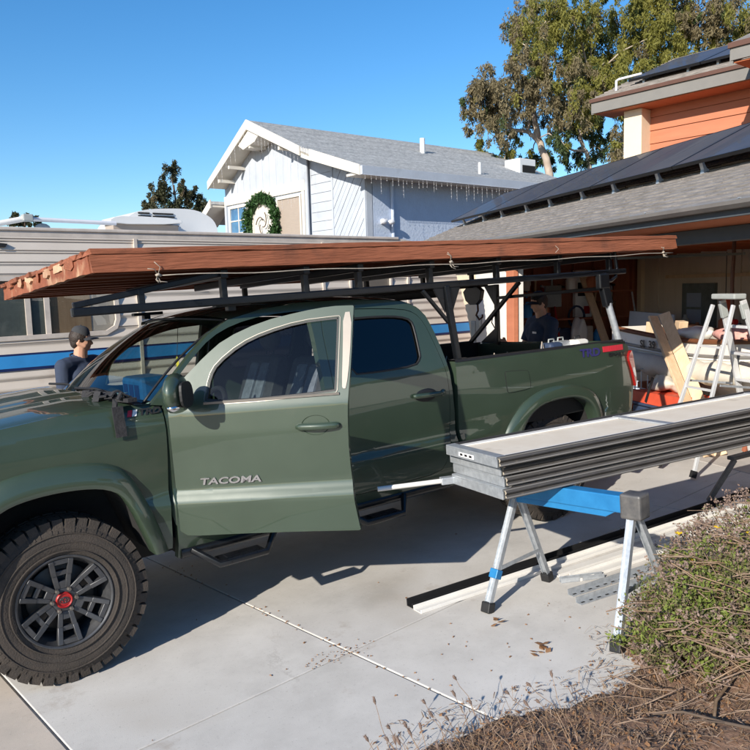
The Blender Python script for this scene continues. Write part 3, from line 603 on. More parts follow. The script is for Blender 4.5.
# wheels
def wheel(x, y, rot):
    wh = bpy.data.objects.new('wheel', None); col.objects.link(wh); wh.parent = TR; wh.location = V3((x, y, .418)) - ORG[TR.name]; wh.rotation_euler = (0, 0, rot)
    mb = MB(); half = [(.222, .035), (.232, .018), (.25, .009), (.285, .003), (.32, 0), (.355, .006), (.38, .02), (.397, .045), (.403, .08)]
    mb.lathe(half + [(r, .275 - h) for r, h in half[::-1]] + [(.222, .035)], n=72)
    def pt(r, h, t): return (r * math.cos(t), h, r * math.sin(t))
    def lug(t0, t1, h0, h1, r0, r1, sk=0., hb0=None, rb0=None):
        q = [(t0, h0), (t1, h0 + 0), (t1 + sk, h1), (t0 + sk, h1)]
        lo = [pt(r0 if k > 1 or rb0 is None else rb0, h if k > 1 or hb0 is None else hb0, t) for k, (t, h) in enumerate(q)]; hi = [pt(r1 - (.004 if k < 2 else 0), h, t) for k, (t, h) in enumerate(q)]
        mb.add(lo + hi, [(0, 1, 5, 4), (1, 2, 6, 5), (2, 3, 7, 6), (3, 0, 4, 7), (4, 5, 6, 7)])
    N = 42
    for k in range(N):
        t = 2 * math.pi * k / N; d = 2 * math.pi / N; alt = k % 2
        for m_ in (0, 1):
            f = (lambda h: h) if m_ == 0 else (lambda h: .275 - h)
            lug(t, t + d * .80, f(.026 - .010 * alt), f(.086), .39, .418, d * .12, f(.010 + .004 * alt), .352 + .012 * alt)
            lug(t + d * .3, t + d * 1.08, f(.092), f(.134), .39, .418, d * .3 * (1 if m_ == 0 else -1))
    for r_ in (.258, .300, .344): mb.lathe([(r_ - .004, .004 if r_ < .29 else .002), (r_ - .002, -.0025), (r_ + .002, -.0025), (r_ + .004, .002 if r_ < .33 else .004)], n=64)
    for k in range(84):      # fine serrations of the sidewall
        t = 2 * math.pi * k / 84; mb.add([pt(.350, .002, t), pt(.350, .002, t + .028), pt(.372 - .008 * (k % 2), .011 - .004 * (k % 2), t + .028), pt(.372 - .008 * (k % 2), .011 - .004 * (k % 2), t)], [(0, 1, 2, 3)]) if k % 4 < 3 else None
    o = mb.build('tyre', M['tyre'], wh, 30); o.location = (0, 0, 0)
    mb = MB(); mb.lathe([(.20, .24), (.20, .07), (.212, .05), (.222, .034), (.232, .022), (.236, .012), (.230, .008), (.221, .014), (.216, .030), (.206, .045), (.196, .07), (.19, .24)], n=64)
    mb.lathe([(.001, .052), (.05, .050), (.072, .058), (.082, .072), (.085, .10), (.001, .10)], n=48)
    for k in range(6):
        t = R(60 * k + 30); rd = Vector((math.cos(t), 0, math.sin(t))); tn = Vector((-math.sin(t), 0, math.cos(t)))
        P = lambda r, s, h: rd * r + tn * s + Vector((0, h, 0))
        for s in (-1, 1):
            mb.bar(P(.062, s * .024, .066), P(.140, s * .036, .054), .024, .036, (0, 1, 0)); mb.bar(P(.134, s * .036, .054), P(.216, s * .048, .030), .025, .040, (0, 1, 0))
        mb.bar(P(.142, -.040, .056), P(.142, .040, .056), .024, .034, (0, 1, 0)); mb.bar(P(.203, -.055, .036), P(.203, .055, .036), .026, .036, (0, 1, 0)); mb.bar(P(.060, 0, .068), P(.100, 0, .062), .052, .034, (0, 1, 0))
    rm = mb.build('rim', M['rim'], wh, 30, bevel=.003); rm.location = (0, 0, 0)
    for k in range(6):
        t = R(60 * k); MB().lathe([(.001, .032), (.008, .032), (.0115, .038), (.0125, .062)], (.058 * math.cos(t), 0, .058 * math.sin(t)), n=6).build('lug_nut', M['satin'], wh, 30).location = (0, 0, 0)
    MB().lathe([(.030, .044), (.036, .040), (.041, .044), (.042, .06)], n=32).build('cap_ring', M['red'], wh, 60).location = (0, 0, 0)
    cp = MB().lathe([(.001, .046), (.030, .047), (.031, .06)], n=32); cp.build('centre_cap', M['red'], wh, 60).location = (0, 0, 0)
    lg = MB()
    for rx, rz in ((.022, .015), (.008, .0145), (.016, .006)):
        lg.tube([(rx * math.cos(a), .045, rz * math.sin(a) + (.004 if rx == .016 else 0)) for a in [2 * math.pi * i / 24 for i in range(24)]], .0018, 5, closed=True)
    lg.build('emblem', M['rim'], wh, 180).location = (0, 0, 0)
    MB().lathe([(.001, .125), (.155, .125), (.165, .13), (.165, .15), (.001, .15)], n=40).build('brake_disc', M['brake'], wh, 40).location = (0, 0, 0)
    MB().lathe([(.05, .15), (.19, .16), (.19, .25), (.001, .25)], n=40).build('hub', M['under'], wh, 40).location = (0, 0, 0)
for x, y, rz in ((0, .04, 0), (RX, .06, 0), (0, W_ - .04, math.pi), (RX, W_ - .06, math.pi)): wheel(x, y, rz)
for x in (0, RX): MB().tube([(x, .3, .42), (x, 1.59, .42)], .055).build('axle', M['under'], TR, 60)
for yy in (.245, 1.64):   # tail of the chassis rails and a front tow hook
    MB().bar((-.95, yy, .50), (-.7, yy, .50), .05, .06).build('tow_hook', M['black'], TR, bevel=.01)
# ------------------------------------------------------------------ ladder rack on the truck (driveway coordinates)
RK = thing('ladder_rack', 'black steel ladder rack bolted over the pickup bed and cab', 'rack', DRV, org=(2.5, .945, 1.30))
sb = lambda: MB()
for y, xa in ((.12, .20), (1.77, 1.75)):
    sb().bar((xa, y, 1.842), (4.62, y, 1.872), .042, .045).build('side_rail', M['steel_black'], RK, bevel=.008)
sb().bar((.21, .12, 1.875), (1.05, .12, 2.01), .028, .034).build('rising_bar', M['steel_black'], RK, bevel=.006)
for x in (1.03, 1.56, 1.95, 2.53, 3.15, 3.8, 4.42):
    c = sb().bar((x, .08, 2.0), (x, 1.81, 2.0), .045, .05).build('cross_bar', M['steel_black'], RK, bevel=.006)
    for y in (.12, 1.77)[:1 if x < 1.8 else 2]: sb().bar((x, y, 1.86), (x, y, 1.98), .04, .035).build('post', M['steel_black'], c, bevel=.004).location = (0, 0, 0)
sb().bar((.56, .12, 1.86), (.56, .12, 1.94), .03, .035).build('post', M['steel_black'], RK, bevel=.004)
for y in (.20, 1.69):
    f = sb().bar((1.0, y, 1.828), (1.22, y, 1.828), .06, .022); f.bar((1.1, y, 1.79), (1.1, y, 1.83), .05, .05); f.build('roof_foot', M['steel_black'], RK, bevel=.005)
for S in (lambda y: y, lambda y: W_ - y):
    mb = sb(); mb.bar((2.70, S(.085), 1.33), (2.655, S(.11), 1.85), .042, .042); mb.box(2.64, 2.78, S(.06), S(.11), 1.325, 1.345)
    mb.prism([(2.62, 1.84), (2.52, 1.84), (2.62, 1.66)], lambda u, v: (u + .02, S(.105), v), (0, .012, 0)); mb.bar((2.45, S(.11), 1.83), (2.66, S(.11), 1.60), .025, .025); mb.prism([(2.69, 1.84), (2.79, 1.84), (2.69, 1.64)], lambda u, v: (u, S(.105), v), (0, .012, 0)); mb.build('upright', M['steel_black'], RK, bevel=.006)
mb = sb(); mb.bar((4.36, .10, 1.60), (4.29, .10, 1.86), .05, .09, (1, 0, 0)); mb.box(4.24, 4.36, .07, .12, 1.74, 1.86); mb.build('upright_bracket', M['steel_black'], RK, bevel=.01)
sb().tube([(4.455, .085, 1.30), (4.36, .10, 1.62)], .028, 12).build('upright', M['galv'], RK, 60)
mb = sb(); mb.tube([(4.50, .12, 2.04), (4.52, .12, 1.90), (4.50, .12, 1.83), (4.44, .12, 1.80), (4.36, .12, 1.80)], .014, 8); mb.build('hook', M['steel_black'], RK, 60)
# rear frame across the bed, on its far half
xr = 4.43
mb = sb(); mb.bar((xr, 1.47, 1.28), (xr, 1.44, 1.86), .04, .04, (0, 1, 0)); mb.prism([(1.47, 1.30), (1.72, 1.30), (1.47, 1.46)], lambda u, v: (xr, u, v), (.012, 0, 0)); mb.prism([(1.44, 1.86), (1.62, 1.86), (1.46, 1.62)], lambda u, v: (xr, u, v), (.012, 0, 0)); mb.build('upright', M['steel_black'], RK, bevel=.005)
sb().bar((xr - .04, 1.84, 1.29), (xr - .04, 1.10, 1.86), .035, .035).build('brace', M['steel_black'], RK, bevel=.004)
sb().bar((xr, 1.46, 1.73), (xr, .12, 1.745), .03, .03).build('cross_tie', M['steel_black'], RK, bevel=.004)
sb().bar((2.67, .12, 1.80), (2.67, 1.77, 1.80), .04, .05).build('cross_tie', M['steel_black'], RK, bevel=.004)
mb = sb(); mb.prism(chaikin([(1.92, 1.86), (1.62, 1.86), (1.68, 1.68), (1.86, 1.68)], 1), lambda u, v: (xr - .02, u, v), (.05, 0, 0)); br = mb.build('winch_bracket', M['steel_black'], RK, bevel=.006)
sb().tube([(xr, 1.72, 1.68), (xr, 1.72, 1.62), (xr, 1.75, 1.575), (xr, 1.71, 1.53), (xr, 1.66, 1.555), (xr, 1.66, 1.58)], .010, 8).build('hook', M['edge_brown'], br, 60).location = (0, 0, 0)
# ------------------------------------------------------------------ wooden garage door lying on the rack
GD = thing('wooden_garage_door', 'reddish brown stained wooden garage door lying flat across the roof rack', 'garage door', DRV, org=(2.75, 1.1, 2.03))
x0, x1, y0, y1 = .31, 5.19, .03, 2.62
rg = random.Random(3)
yb = y0 - .034
while yb < y1 - .03:      # top boards, ends ragged
    wd = .142; e = min(y1, yb + wd - .006)
    mb = MB(); a, b = x0 - rg.uniform(.012, .03), x1 + rg.uniform(-.02, .012); t = 2.118; tt = 2.146 + rg.uniform(-.003, .003)
    n = 40; mb.add([(a + (b - a) * i / n + (rg.uniform(-.012, .012) if i in (0, n) else 0), yy, zz + rg.uniform(-.003, .003)) for i in range(n + 1) for yy, zz in ((yb, t), (e, t), (e, tt), (yb, tt))],
           [(4 * i + k, 4 * i + 4 + k, 4 * i + 4 + (k + 1) % 4, 4 * i + (k + 1) % 4) for i in range(n) for k in range(4)] + [(0, 1, 2, 3), tuple(4 * n + k for k in (3, 2, 1, 0))])
    mb.build('plank', M['redwood'], GD, bevel=.003); yb += wd
def rough(name, p, q, wd, ht, m, jag=.004, n=48, par=GD):
    """a long board with a slightly uneven, worn outline"""
    p, q = V3(p), V3(q); d = (q - p).normalized(); a = d.cross(Vector((0, 0, 1))).normalized(); mb = MB(); vs = []
    for i in range(n + 1):
        c = p.lerp(q, i / n)
        for s, t in ((-1, -1), (1, -1), (1, 1), (-1, 1)): vs.append(c + a * (s * wd / 2 + rg.uniform(-jag, jag) * .6) + Vector((0, 0, t * ht / 2 + rg.uniform(-jag, jag) * (1.6 if i in (0, n) else .5))) + (d * rg.uniform(-.015, .015) if i in (0, n) else Vector()))
    mb.add(vs, [(4 * i + k, 4 * i + 4 + k, 4 * i + 4 + (k + 1) % 4, 4 * i + (k + 1) % 4) for i in range(n) for k in range(4)] + [(0, 1, 2, 3), tuple(4 * n + k for k in (3, 2, 1, 0))])
    return mb.build(name, m, par, 30)
rough('edge_board', (x0 - .02, y0 - .012, 2.072), (x1, y0 - .012, 2.072), .036, .086, M['redwood'], .004, 60)
rough('edge_board', (x0 + .02, y1 + .012, 2.072), (x1, y1 + .012, 2.072), .036, .086, M['redwood'], .003)
for yy in (.30, .62, .95, 1.28, 1.60, 1.9, 2.2, 2.48): rough('batten', (x0 + .04, yy, 2.077), (x1 - .04, yy, 2.077), .09, .075, M['redwood_dark'], .002, 8)
rough('end_board', (x0 + .0, y0 + .02, 2.072), (x0 + .02, y1 - .02, 2.072), .036, .082, M['redwood_worn'], .007, 40)
rough('end_board', (x1 - .02, y0 + .03, 2.072), (x1 - .02, y1 - .03, 2.072), .036, .08, M['redwood_dark'], .004, 20)
MB().box(x0 + .05, x1 - .05, y0 + .03, y1 - .03, 2.109, 2.117).build('backing_sheet', M['redwood_dark'], GD)
yb = y0 + .03                                                   # torn splinters along the front end
for k in range(7):
    yb += rg.uniform(.08, .30)
    wd = rg.uniform(.07, .22); z0 = rg.uniform(2.085, 2.10)
    mb = MB(); P = [(yb, z0), (yb + wd * .3, z0 - rg.uniform(0, .03)), (yb + wd, z0 + rg.uniform(-.02, .01)), (yb + wd * .95, 2.128), (yb + wd * .05, 2.13)]
    mb.prism(P, lambda u, v: (x0 - .022, u, v), (.014, rg.uniform(-.01, .01), 0)); mb.build('splinter', M['redwood_raw' if k % 3 else 'redwood'], GD); yb += wd * rg.uniform(.75, 1.0)
    if yb > y1 - .35: break
# cord lashed along the near edge
rp = thing('rope', 'thin white cord strung and knotted under the near edge of the wooden door', 'rope', DRV, org=(2.7, .02, 2.0))
P = [(x0 + .30 + (x1 - x0 - .38) * i / 40, -.005 + .006 * math.sin(i * 1.7), 2.000 - .012 * math.sin(math.pi * i / 40) + .004 * math.sin(i * .9)) for i in range(41)]
MB().tube(P, .0032, 6).build('line', M['rope'], rp, 180)
for xk in (.62, 2.62, 4.98):
    mb = MB()
    for k in range(6):
        a = rg.uniform(-2.6, -.5) if k < 4 else rg.uniform(.6, 2.4); l = rg.uniform(.03, .075); mb.tube([(xk, .0, 2.0), (xk + l * .5 * math.cos(a), -.012 + rg.uniform(-.01, .01), 2.0 + l * .7 * math.sin(a)), (xk + l * math.cos(a + .7), -.018, 2.0 + l * math.sin(a + .3))], .0024, 5)
    mb.tube([(xk - .012, -.006, 2.0), (xk, -.012, 2.006), (xk + .014, -.006, 1.999)], .008, 6); mb.build('knot', M['rope'], rp, 180)
for xk in (3.62,): MB().tube([(xk, -.034, 2.085), (xk + .02, -.045, 2.06), (xk - .01, -.04, 2.035)], .002, 5).build('frayed_end', M['rope'], rp)
# black strap bunched on the bonnet corner
st = thing('strap', 'black webbing strap bunched on the cowl with one end hanging over the fender', 'strap', DRV, org=(.33, .1, 1.37))
mb = MB()
for k in range(15):
    a = .02 + rg.uniform(0, .50); x = .40 - .16 * a + rg.uniform(-.05, .04); l = rg.uniform(.10, .2); t = rg.uniform(-.6, .9)
    P = [(x + l * math.cos(t) * s * .6, a + l * math.sin(t) * s, 1.372 + .02 * math.sin(3.1 * (s + .5)) + .035 * rg.random()) for s in (-.5, -.2, .1, .4, .6)]
    mb.bar(P[0], P[1], .04, .008); mb.bar(P[1], P[2], .04, .008); mb.bar(P[2], P[3], .042, .008); mb.bar(P[3], P[4], .04, .008)
mb.bar((.42, .0, 1.376), (.33, .50, 1.378), .05, .02); mb.build('bunch', M['rag'], st)
mb = MB(); mb.bar((.33, .03, 1.372), (.335, -.012, 1.35), .05, .008, (1, 0, 0)); mb.bar((.335, -.016, 1.355), (.34, -.024, 1.20), .008, .055, (1, 0, 0)); mb.build('hanging_end', M['rag'], st)
# ------------------------------------------------------------------ stack of steel garage door sections
a_ = R(-9.0)
PS = []
PL = ['topmost of four steel garage door sections stacked on the sawhorse, showing its dusty cream face', 'second from the top of the four stacked steel door sections', 'third from the top of the four stacked steel door sections', 'lowest of the four stacked steel door sections, resting on the sawhorse']
def section(z, dx, dy, top):
    t = thing('door_section', PL[3 - top], 'door panel', DRV, (1.935 + dx, -1.085 + dy, z), a_, 'steel garage door sections stacked on the sawhorse')
    L, Wd, h = 4.88, .53, .057
    MB().box(.014, L - .014, .028, Wd - .014, .004, h - .012).build('core', M['offwhite'], t)
    mb = MB()                                       # rolled dark long edge with two ridges
    pr = [(.022, 0), (.004, .004), (-.008, .014), (-.004, .023), (.006, .0275), (-.001, .032), (-.008, .042), (.002, .053), (.016, h), (.030, h), (.030, h - .01)]
    mb.grid(len(pr) - 1, 24, lambda u, v: (.006 + (L - .012) * v, pr[int(round(u * (len(pr) - 1)))][0], pr[int(round(u * (len(pr) - 1)))][1])); mb.build('rolled_edge', M['panel_dark'], t, 45)
    MB().bar((.006, -.0075, .016), (L - .006, -.0075, .016), .004, .007).bar((.006, .004, h - .002), (L - .006, .004, h - .002), .008, .005).build('lip', M['gutter'], t)
    mb = MB(); mb.box(.012, L - .012, Wd - .014, Wd, .002, h); mb.build('back_edge', M['panel_dark'], t, bevel=.003)
    for xx in (0, L - .06):
        mb = MB(); mb.box(xx, xx + .06, .024, Wd - .016, h - .011, h + .001); mb.box(xx, xx + .011, .02, Wd - .014, .001, h - .011) if xx == 0 else mb.box(L - .011, L, .02, Wd - .014, .001, h - .011); mb.build('end_cap', M['galv'], t, bevel=.002)
    for xx in (1.22, 2.44, 3.66): MB().box(xx, xx + .055, .027, Wd - .016, h - .0115, h + .0005).build('stile', M['galv'], t, bevel=.002)
    MB().box(.065, L - .065, .43, .478, h - .0115, h - .003).build('flange', M['white'], t, bevel=.002); MB().box(.065, L - .065, .034, .062, h - .0115, h - .004).build('flange', M['white'], t, bevel=.002)
    if top == 3:
        s = MB().box(-.0015, -.0003, .23, .38, .012, .036).build('sticker', M['white_print'], t)
        for k in range(3): MB().box(-.0025, -.0016, .25 + .045 * k, .275 + .045 * k, .018, .030).build('print', M['black_print'], s)
        MB().box(.06, L - .06, Wd - .05, Wd - .03, h - .011, h + .004).build('weather_strip', M['rag'], t)
    return t
for k, (dx, dy) in enumerate(((.0, 0), (.032, .02), (.022, .03), (-.028, .0))): section(.702 + .0582 * k, dx, dy, k)
# ------------------------------------------------------------------ sawhorses
def sawhorse(x, y, rz, label):
    t = thing('sawhorse', label, 'sawhorse', DRV, (x, y, 0), rz, 'sawhorses under the door sections')
    mb = MB(); mb.box(-.04, .04, -.30, .42, .61, .70); mb.build('beam', M['saw_blue'], t, bevel=.006)
    P = [(-.26, .61), (.40, .61), (.36, .575), (-.20, .575)]
    MB().prism(P, lambda u, v: (-.028, u, v), (.056, 0, 0)).build('apron', M['saw_blue'], t, bevel=.004)
    text('lettering', 'SAWHORSE', .022, axes((-.0415, -.10, .617), (0, -1, 0), (0, 0, 1)), M['white_print'], t, .0005, 1.1) if False else None
    mb = MB(); mb.box(-.052, .052, -.41, -.295, .585, .715); mb.build('end_sleeve', M['saw_grey'], t, bevel=.012)
    MB().box(-.05, .05, .40, .44, .59, .705).build('end_sleeve', M['saw_grey'], t, bevel=.008)
    for yy in (-.345, .38):
        for s in (-1, 1):
            f = (s * .30, yy + (-.04 if yy < 0 else .03), .012); tp = (s * .022, yy, .60)
            mb = MB(); d = Vector((tp[0] - f[0], 0, tp[2] - f[2])).normalized(); mb.bar(f, tp, .004, .038, (0, 1, 0)); mb.bar(V3(f) + Vector((0, .0175, 0)), V3(tp) + Vector((0, .0175, 0)), .030, .004, (0, 1, 0)); mb.bar(V3(f) + Vector((0, -.0175, 0)), V3(tp) + Vector((0, -.0175, 0)), .030, .004, (0, 1, 0))
            lg = mb.build('leg', M['galv'], t)
            ft = MB(); ft.bar((f[0] - s * .004, f[1], 0), V3(f).lerp(V3(tp), .075), .055, .06, (0, 1, 0)); ft.build('foot', M['black'], lg, bevel=.006)
            if yy > 0 and s < 0: MB().bar(V3(f).lerp(V3(tp), .28), V3(f).lerp(V3(tp), .36), .05, .054, (0, 1, 0)).build('clip', M['saw_blue'], lg, bevel=.004)
        MB().bar((-.185, yy, .23), (.185, yy, .23), .004, .022).build('tie_bar', M['galv'], t)
    return t
sawhorse(2.36, -1.17, R(8), 'blue steel sawhorse with galvanised legs under the stacked door sections')
sawhorse(6.25, -1.75, R(-9), 'second blue steel sawhorse carrying the far end of the door sections')
ws = thing('work_stand', 'low black folding stand on the concrete beyond the door sections', 'stand', DRV, (4.7, -.5, 0))
mb = MB(); mb.bar((0, 0, .0), (.14, -.15, .33), .05, .035); mb.build('leg', M['saw_grey'], ws, bevel=.006)
mb = MB(); mb.bar((.06, 0.02, .0), (.17, -.13, .33), .02, .02); mb.build('stay', M['steel_black'], ws)
mb = MB(); mb.bar((.10, -.14, .345), (1.3, -.28, .345), .07, .03); mb.build('beam', M['saw_grey'], ws, bevel=.006)
for yy in (.05, -.40): MB().bar((1.2 , yy, 0), (1.15, -.25, .33), .045, .03).build('leg', M['saw_grey'], ws, bevel=.006)
# ------------------------------------------------------------------ rails and irons lying on the concrete
def lay(name, label, cat, p, q, shape, m, grp=None, z=0.):
    p, q = Vector((*p, z)), Vector((*q, z)); L = (q - p).length; t = MB()
    for (y0_, y1_, z0_, z1_) in shape: t.box(0, L, y0_, y1_, z0_, z1_)
    o = t.build(name, m, None, bevel=.0015); place(o, DRV, p, math.atan2(q.y - p.y, q.x - p.x)); return tag(o, label, cat, grp)
lay('metal_rail', 'long black rail lying on the concrete, farthest of the loose strips', 'rail', (1.75, -.43), (5.6, -.68), [(-.03, .03, .001, .006), (.024, .03, .006, .045), (-.03, -.026, .006, .03)], M['black'], 'loose rails on the concrete')
lay('metal_rail', 'long white rail lying tight against the black rail', 'rail', (1.74, -.515), (5.6, -.80), [(-.04, .04, .001, .005), (-.04, -.035, .005, .022), (.035, .04, .005, .028)], M['white'], 'loose rails on the concrete')
lay('metal_rail', 'white flat rail in the middle of the loose strips, starting beside the sawhorse leg', 'rail', (2.68, -.70), (5.6, -.97), [(-.045, .045, .001, .006), (-.045, -.04, .006, .020)], M['white'], 'loose rails on the concrete')
lay('metal_rail', 'white wide rail nearest the bush', 'rail', (2.72, -.83), (5.6, -1.14), [(-.05, .05, .001, .006), (.044, .05, .006, .024), (-.05, -.045, .006, .02)], M['white'], 'loose rails on the concrete')
def perforated(label, p, q):
    p, q = Vector((*p, 0)), Vector((*q, 0)); L = (q - p).length
    t = thing('angle_iron', label, 'angle iron', DRV, p, math.atan2(q.y - p.y, q.x - p.x), 'perforated irons beside the bush')
    MB().box(0, L, -.022, .022, .002, .005).box(0, L, .019, .022, .005, .035).build('flange', M['galv'], t)
    for k in range(int(L / .06)): MB().box(.02 + .06 * k, .045 + .06 * k, -.006, .006, .0052, .0058).build('hole', M['dark'], t)
perforated('perforated galvanised angle iron ending by the far sawhorse leg', (2.50, -.98), (3.9, -1.16))
perforated('perforated galvanised angle iron nearest the bush', (2.44, -1.09), (3.4, -1.23))
lay('metal_channel', 'short bare galvanised channel at the foot of the sawhorse leg', 'channel', (2.62, -.80), (2.86, -.93), [(-.02, .02, .001, .004), (-.02, -.017, .004, .03), (.017, .02, .004, .03)], M['galv'])
# white tube with a galvanised sleeve, held in the stack of sections
tb = thing('strut', 'white strut with a galvanised sleeve sticking out of the stacked door sections', 'strut', DRV, (2.10, -.60, .722))
MB().bar((.05, -.02, .0), (-.14, .06, -.0), .05, .04).build('sleeve', M['galv'], tb, bevel=.004)
MB().tube([(-.12, .05, 0), (-.48, .21, .0)], .014, 10).build('tube', M['white'], tb, 60)
# dried leaves and crumbs on the concrete
lf = M['dryleaf'] = leafmat('dry_leaf', (.20, .10, .05), (.36, .20, .10), .2, 20)
for k, (x, y) in enumerate(((1.86, -1.37), (1.93, -.95), (1.90, -1.30))):
    mb = MB()
    for j in range(5):
        a = rg.uniform(0, 6.28); q = Vector((x + rg.uniform(-.05, .05), y + rg.uniform(-.04, .04), .006)); l = rg.uniform(.03, .05)
        d = Vector((math.cos(a), math.sin(a), rg.uniform(.1, .5))); s = Vector((-math.sin(a), math.cos(a), rg.uniform(-.2, .2)))
        mb.add([q, q + d * l * .5 - s * l * .35, q + d * l, q + d * l * .5 + s * l * .35, q + Vector((0, 0, .004))], [(0, 1, 4), (1, 2, 4), (2, 3, 4), (3, 0, 4)])
    o = mb.build('dry_leaf_clump', lf); place(o, DRV); tag(o, ['brown curled leaves on bare concrete close to the mulch edge', 'flattened brown leaves on the concrete by the sawhorse foot', 'small brown leaf beside the curled leaves'][k], 'dry leaf', 'dry leaves on the driveway')
mb = MB()
for k in range(110):
    if k < 70: x, y = 1.11 * 1 + rg.gauss(0, .12), rg.uniform(-2, 1.5); x = 1.115 - .105 * y + rg.gauss(0, .02) * (1 + (k % 4 == 0) * 4)
    elif k < 95: x, y = rg.uniform(1.3, 2.9), rg.gauss(-1.15, .25)
    else: x, y = rg.uniform(-.1, 4), rg.uniform(-1.3, .6)
    a = rg.uniform(0, 6.28); l = rg.uniform(.003, .011); d = Vector((math.cos(a), math.sin(a), 0)) * l; s = Vector((-math.sin(a), math.cos(a), 0)) * l * rg.uniform(.2, .6); q = Vector((x, y, .003))
    mb.add([q - d - s, q + d - s * .5, q + d + s, q - d * .6 + s, q + Vector((0, 0, .006))], [(0, 1, 4), (1, 2, 4), (2, 3, 4), (3, 0, 4)])
for k in range(70):
    x, y = 1.10 + rg.gauss(0, .10), -.64 + rg.gauss(0, .035); l = rg.uniform(.002, .006); a = rg.uniform(0, 6.28); d = Vector((math.cos(a), math.sin(a), 0)) * l; s = Vector((-math.sin(a), math.cos(a), 0)) * l * .4; q = Vector((x, y, .003)); mb.add([q - d - s, q + d - s * .5, q + d + s, q - d * .6 + s, q + Vector((0, 0, .005))], [(0, 1, 4), (1, 2, 4), (2, 3, 4), (3, 0, 4)])
o = mb.build('litter', lf); place(o, DRV); tag(o, kind='stuff')
# ------------------------------------------------------------------ travel trailer beyond the truck (house frame)
gn = DRV.to_3x3() @ Vector((0, 0, 1))
gz = lambda p: -(gn.x * p[0] + gn.y * p[1]) / gn.z
def gf(fr, x, y):
    """height of the ground under a point of a vertical frame"""
    q = fr @ Vector((x, y, 0)); return gz(q)
YR = 4.2; TOP = 2.58
RV = thing('travel_trailer', 'beige travel trailer with ribbed siding and a bright blue stripe', 'trailer', HSE, org=(3.0, YR + 1.2, gf(HSE, 3, YR + 1.2)))
prof = [(-2.4, .35), (-2.55, 1.2), (-2.35, 2.3), (-2.1, TOP), (5.85, TOP), (6.1, TOP - .03), (6.65, TOP - .10), (7.0, 2.2), (7.35, 1.2), (7.3, .6), (6.9, .35)]
prof = chaikin(prof, 1)
wn = [(.2, 1.52), (.2, 2.10), (1.80, 2.10), (1.88, 2.06), (1.92, 1.96), (1.93, 1.66), (1.90, 1.58), (1.80, 1.525)]
wn2 = [(5.05, 1.60), (5.05, 2.15), (5.75, 2.15), (5.75, 1.60)]
def ribs(z):
    k = ((z - .35) / .112) % 1.0
    return .010 - .020 * min(1, k / .78) + .016 * math.exp(-((k - .90) / .07) ** 2)
# ribbed wall: three bands of siding and the stripes between
def band(name, m, z0, z1, rib=True):
    P = [p for p in prof]
    out = []
    n = len(P)      # clip the outline between z0 and z1
    for i in range(n):
        a, b = P[i], P[(i + 1) % n]
        def ins(p): return z0 <= p[1] <= z1
        for zc in sorted((z0, z1), key=lambda z: abs(z - a[1])):
            if (a[1] - zc) * (b[1] - zc) < 0:
                t = (zc - a[1]) / (b[1] - a[1]); out.append((a[0] + (b[0] - a[0]) * t, zc))
        if ins(b): out.append(b)
    hs = [h for h in (wn, wn2) if z0 < h[0][1] and z1 > h[2][1]]
    return sheet(name, out, hs, lambda u, v: (u, YR - (ribs(v) if rib else .006), v), (0, 1, 0), .03, m, RV, .0125 if rib else .2, 50, 80)
band('stripe', M['rv_blue'], 1.232, 1.352, False); band('stripe_border', M['rv_navy'], 1.205, 1.232, False); band('stripe_border', M['rv_navy'], 1.352, 1.372, False)
band('siding', M['rv'], .35, 1.205); band('siding', M['rv'], 1.372, 2.50); band('roof_trim', M['rv_trim'], 2.50, TOP + .01, False)
MB().prism(prof, lambda u, v: (u, YR + .03, v), (0, 2.35, 0)).build('shell', M['rv'], RV)
MB().box(-2.2, 5.9, YR - .022, YR + .02, TOP - .022, TOP + .012).build('roof_edge', M['rv_trim'], RV, bevel=.008)
MB().box(-2.15, 5.9, YR, YR + 2.38, TOP - .02, TOP + .008).build('roof', M['rv_white'], RV)
for xs_ in (-.4, 2.15, 4.6, 6.05): MB().box(xs_, xs_ + .035, YR - .020, YR + .01, .4, 2.5).build('seam_strip', M['rv_trim'], RV)
for P, cur in ((wn, 1), (wn2, 0)):
    fr_ = sheet('window', shrink(P, -.022), [shrink(P, .024)], lambda u, v: (u, YR - .02, v), (0, 1, 0), .035, M['rv_trim'], RV, 5, 30)
    sheet('pane', P, [], lambda u, v: (u, YR + .012, v), (0, 1, 0), 0, M['gl_house'], fr_, 5).location = (0, 0, 0)
    if cur:
        for xx in (1.02, 1.20): MB().box(xx, xx + .05, YR - .005, YR + .02, 1.52, 2.10).build('mullion', M['rv_trim'], fr_).location = (0, 0, 0)
        MB().box(1.25, 1.66, YR + .0235, YR + .028, 1.53, 2.09).build('curtain', M['curtain'], fr_).location = (0, 0, 0)
        MB().box(.2, 1.20, YR + .0235, YR + .028, 1.53, 2.09).build('curtain', M['shade'], fr_).location = (0, 0, 0)
    else: MB().box(5.05, 5.75, YR + .0235, YR + .028, 1.6, 2.15).build('curtain', M['blind'], fr_).location = (0, 0, 0)
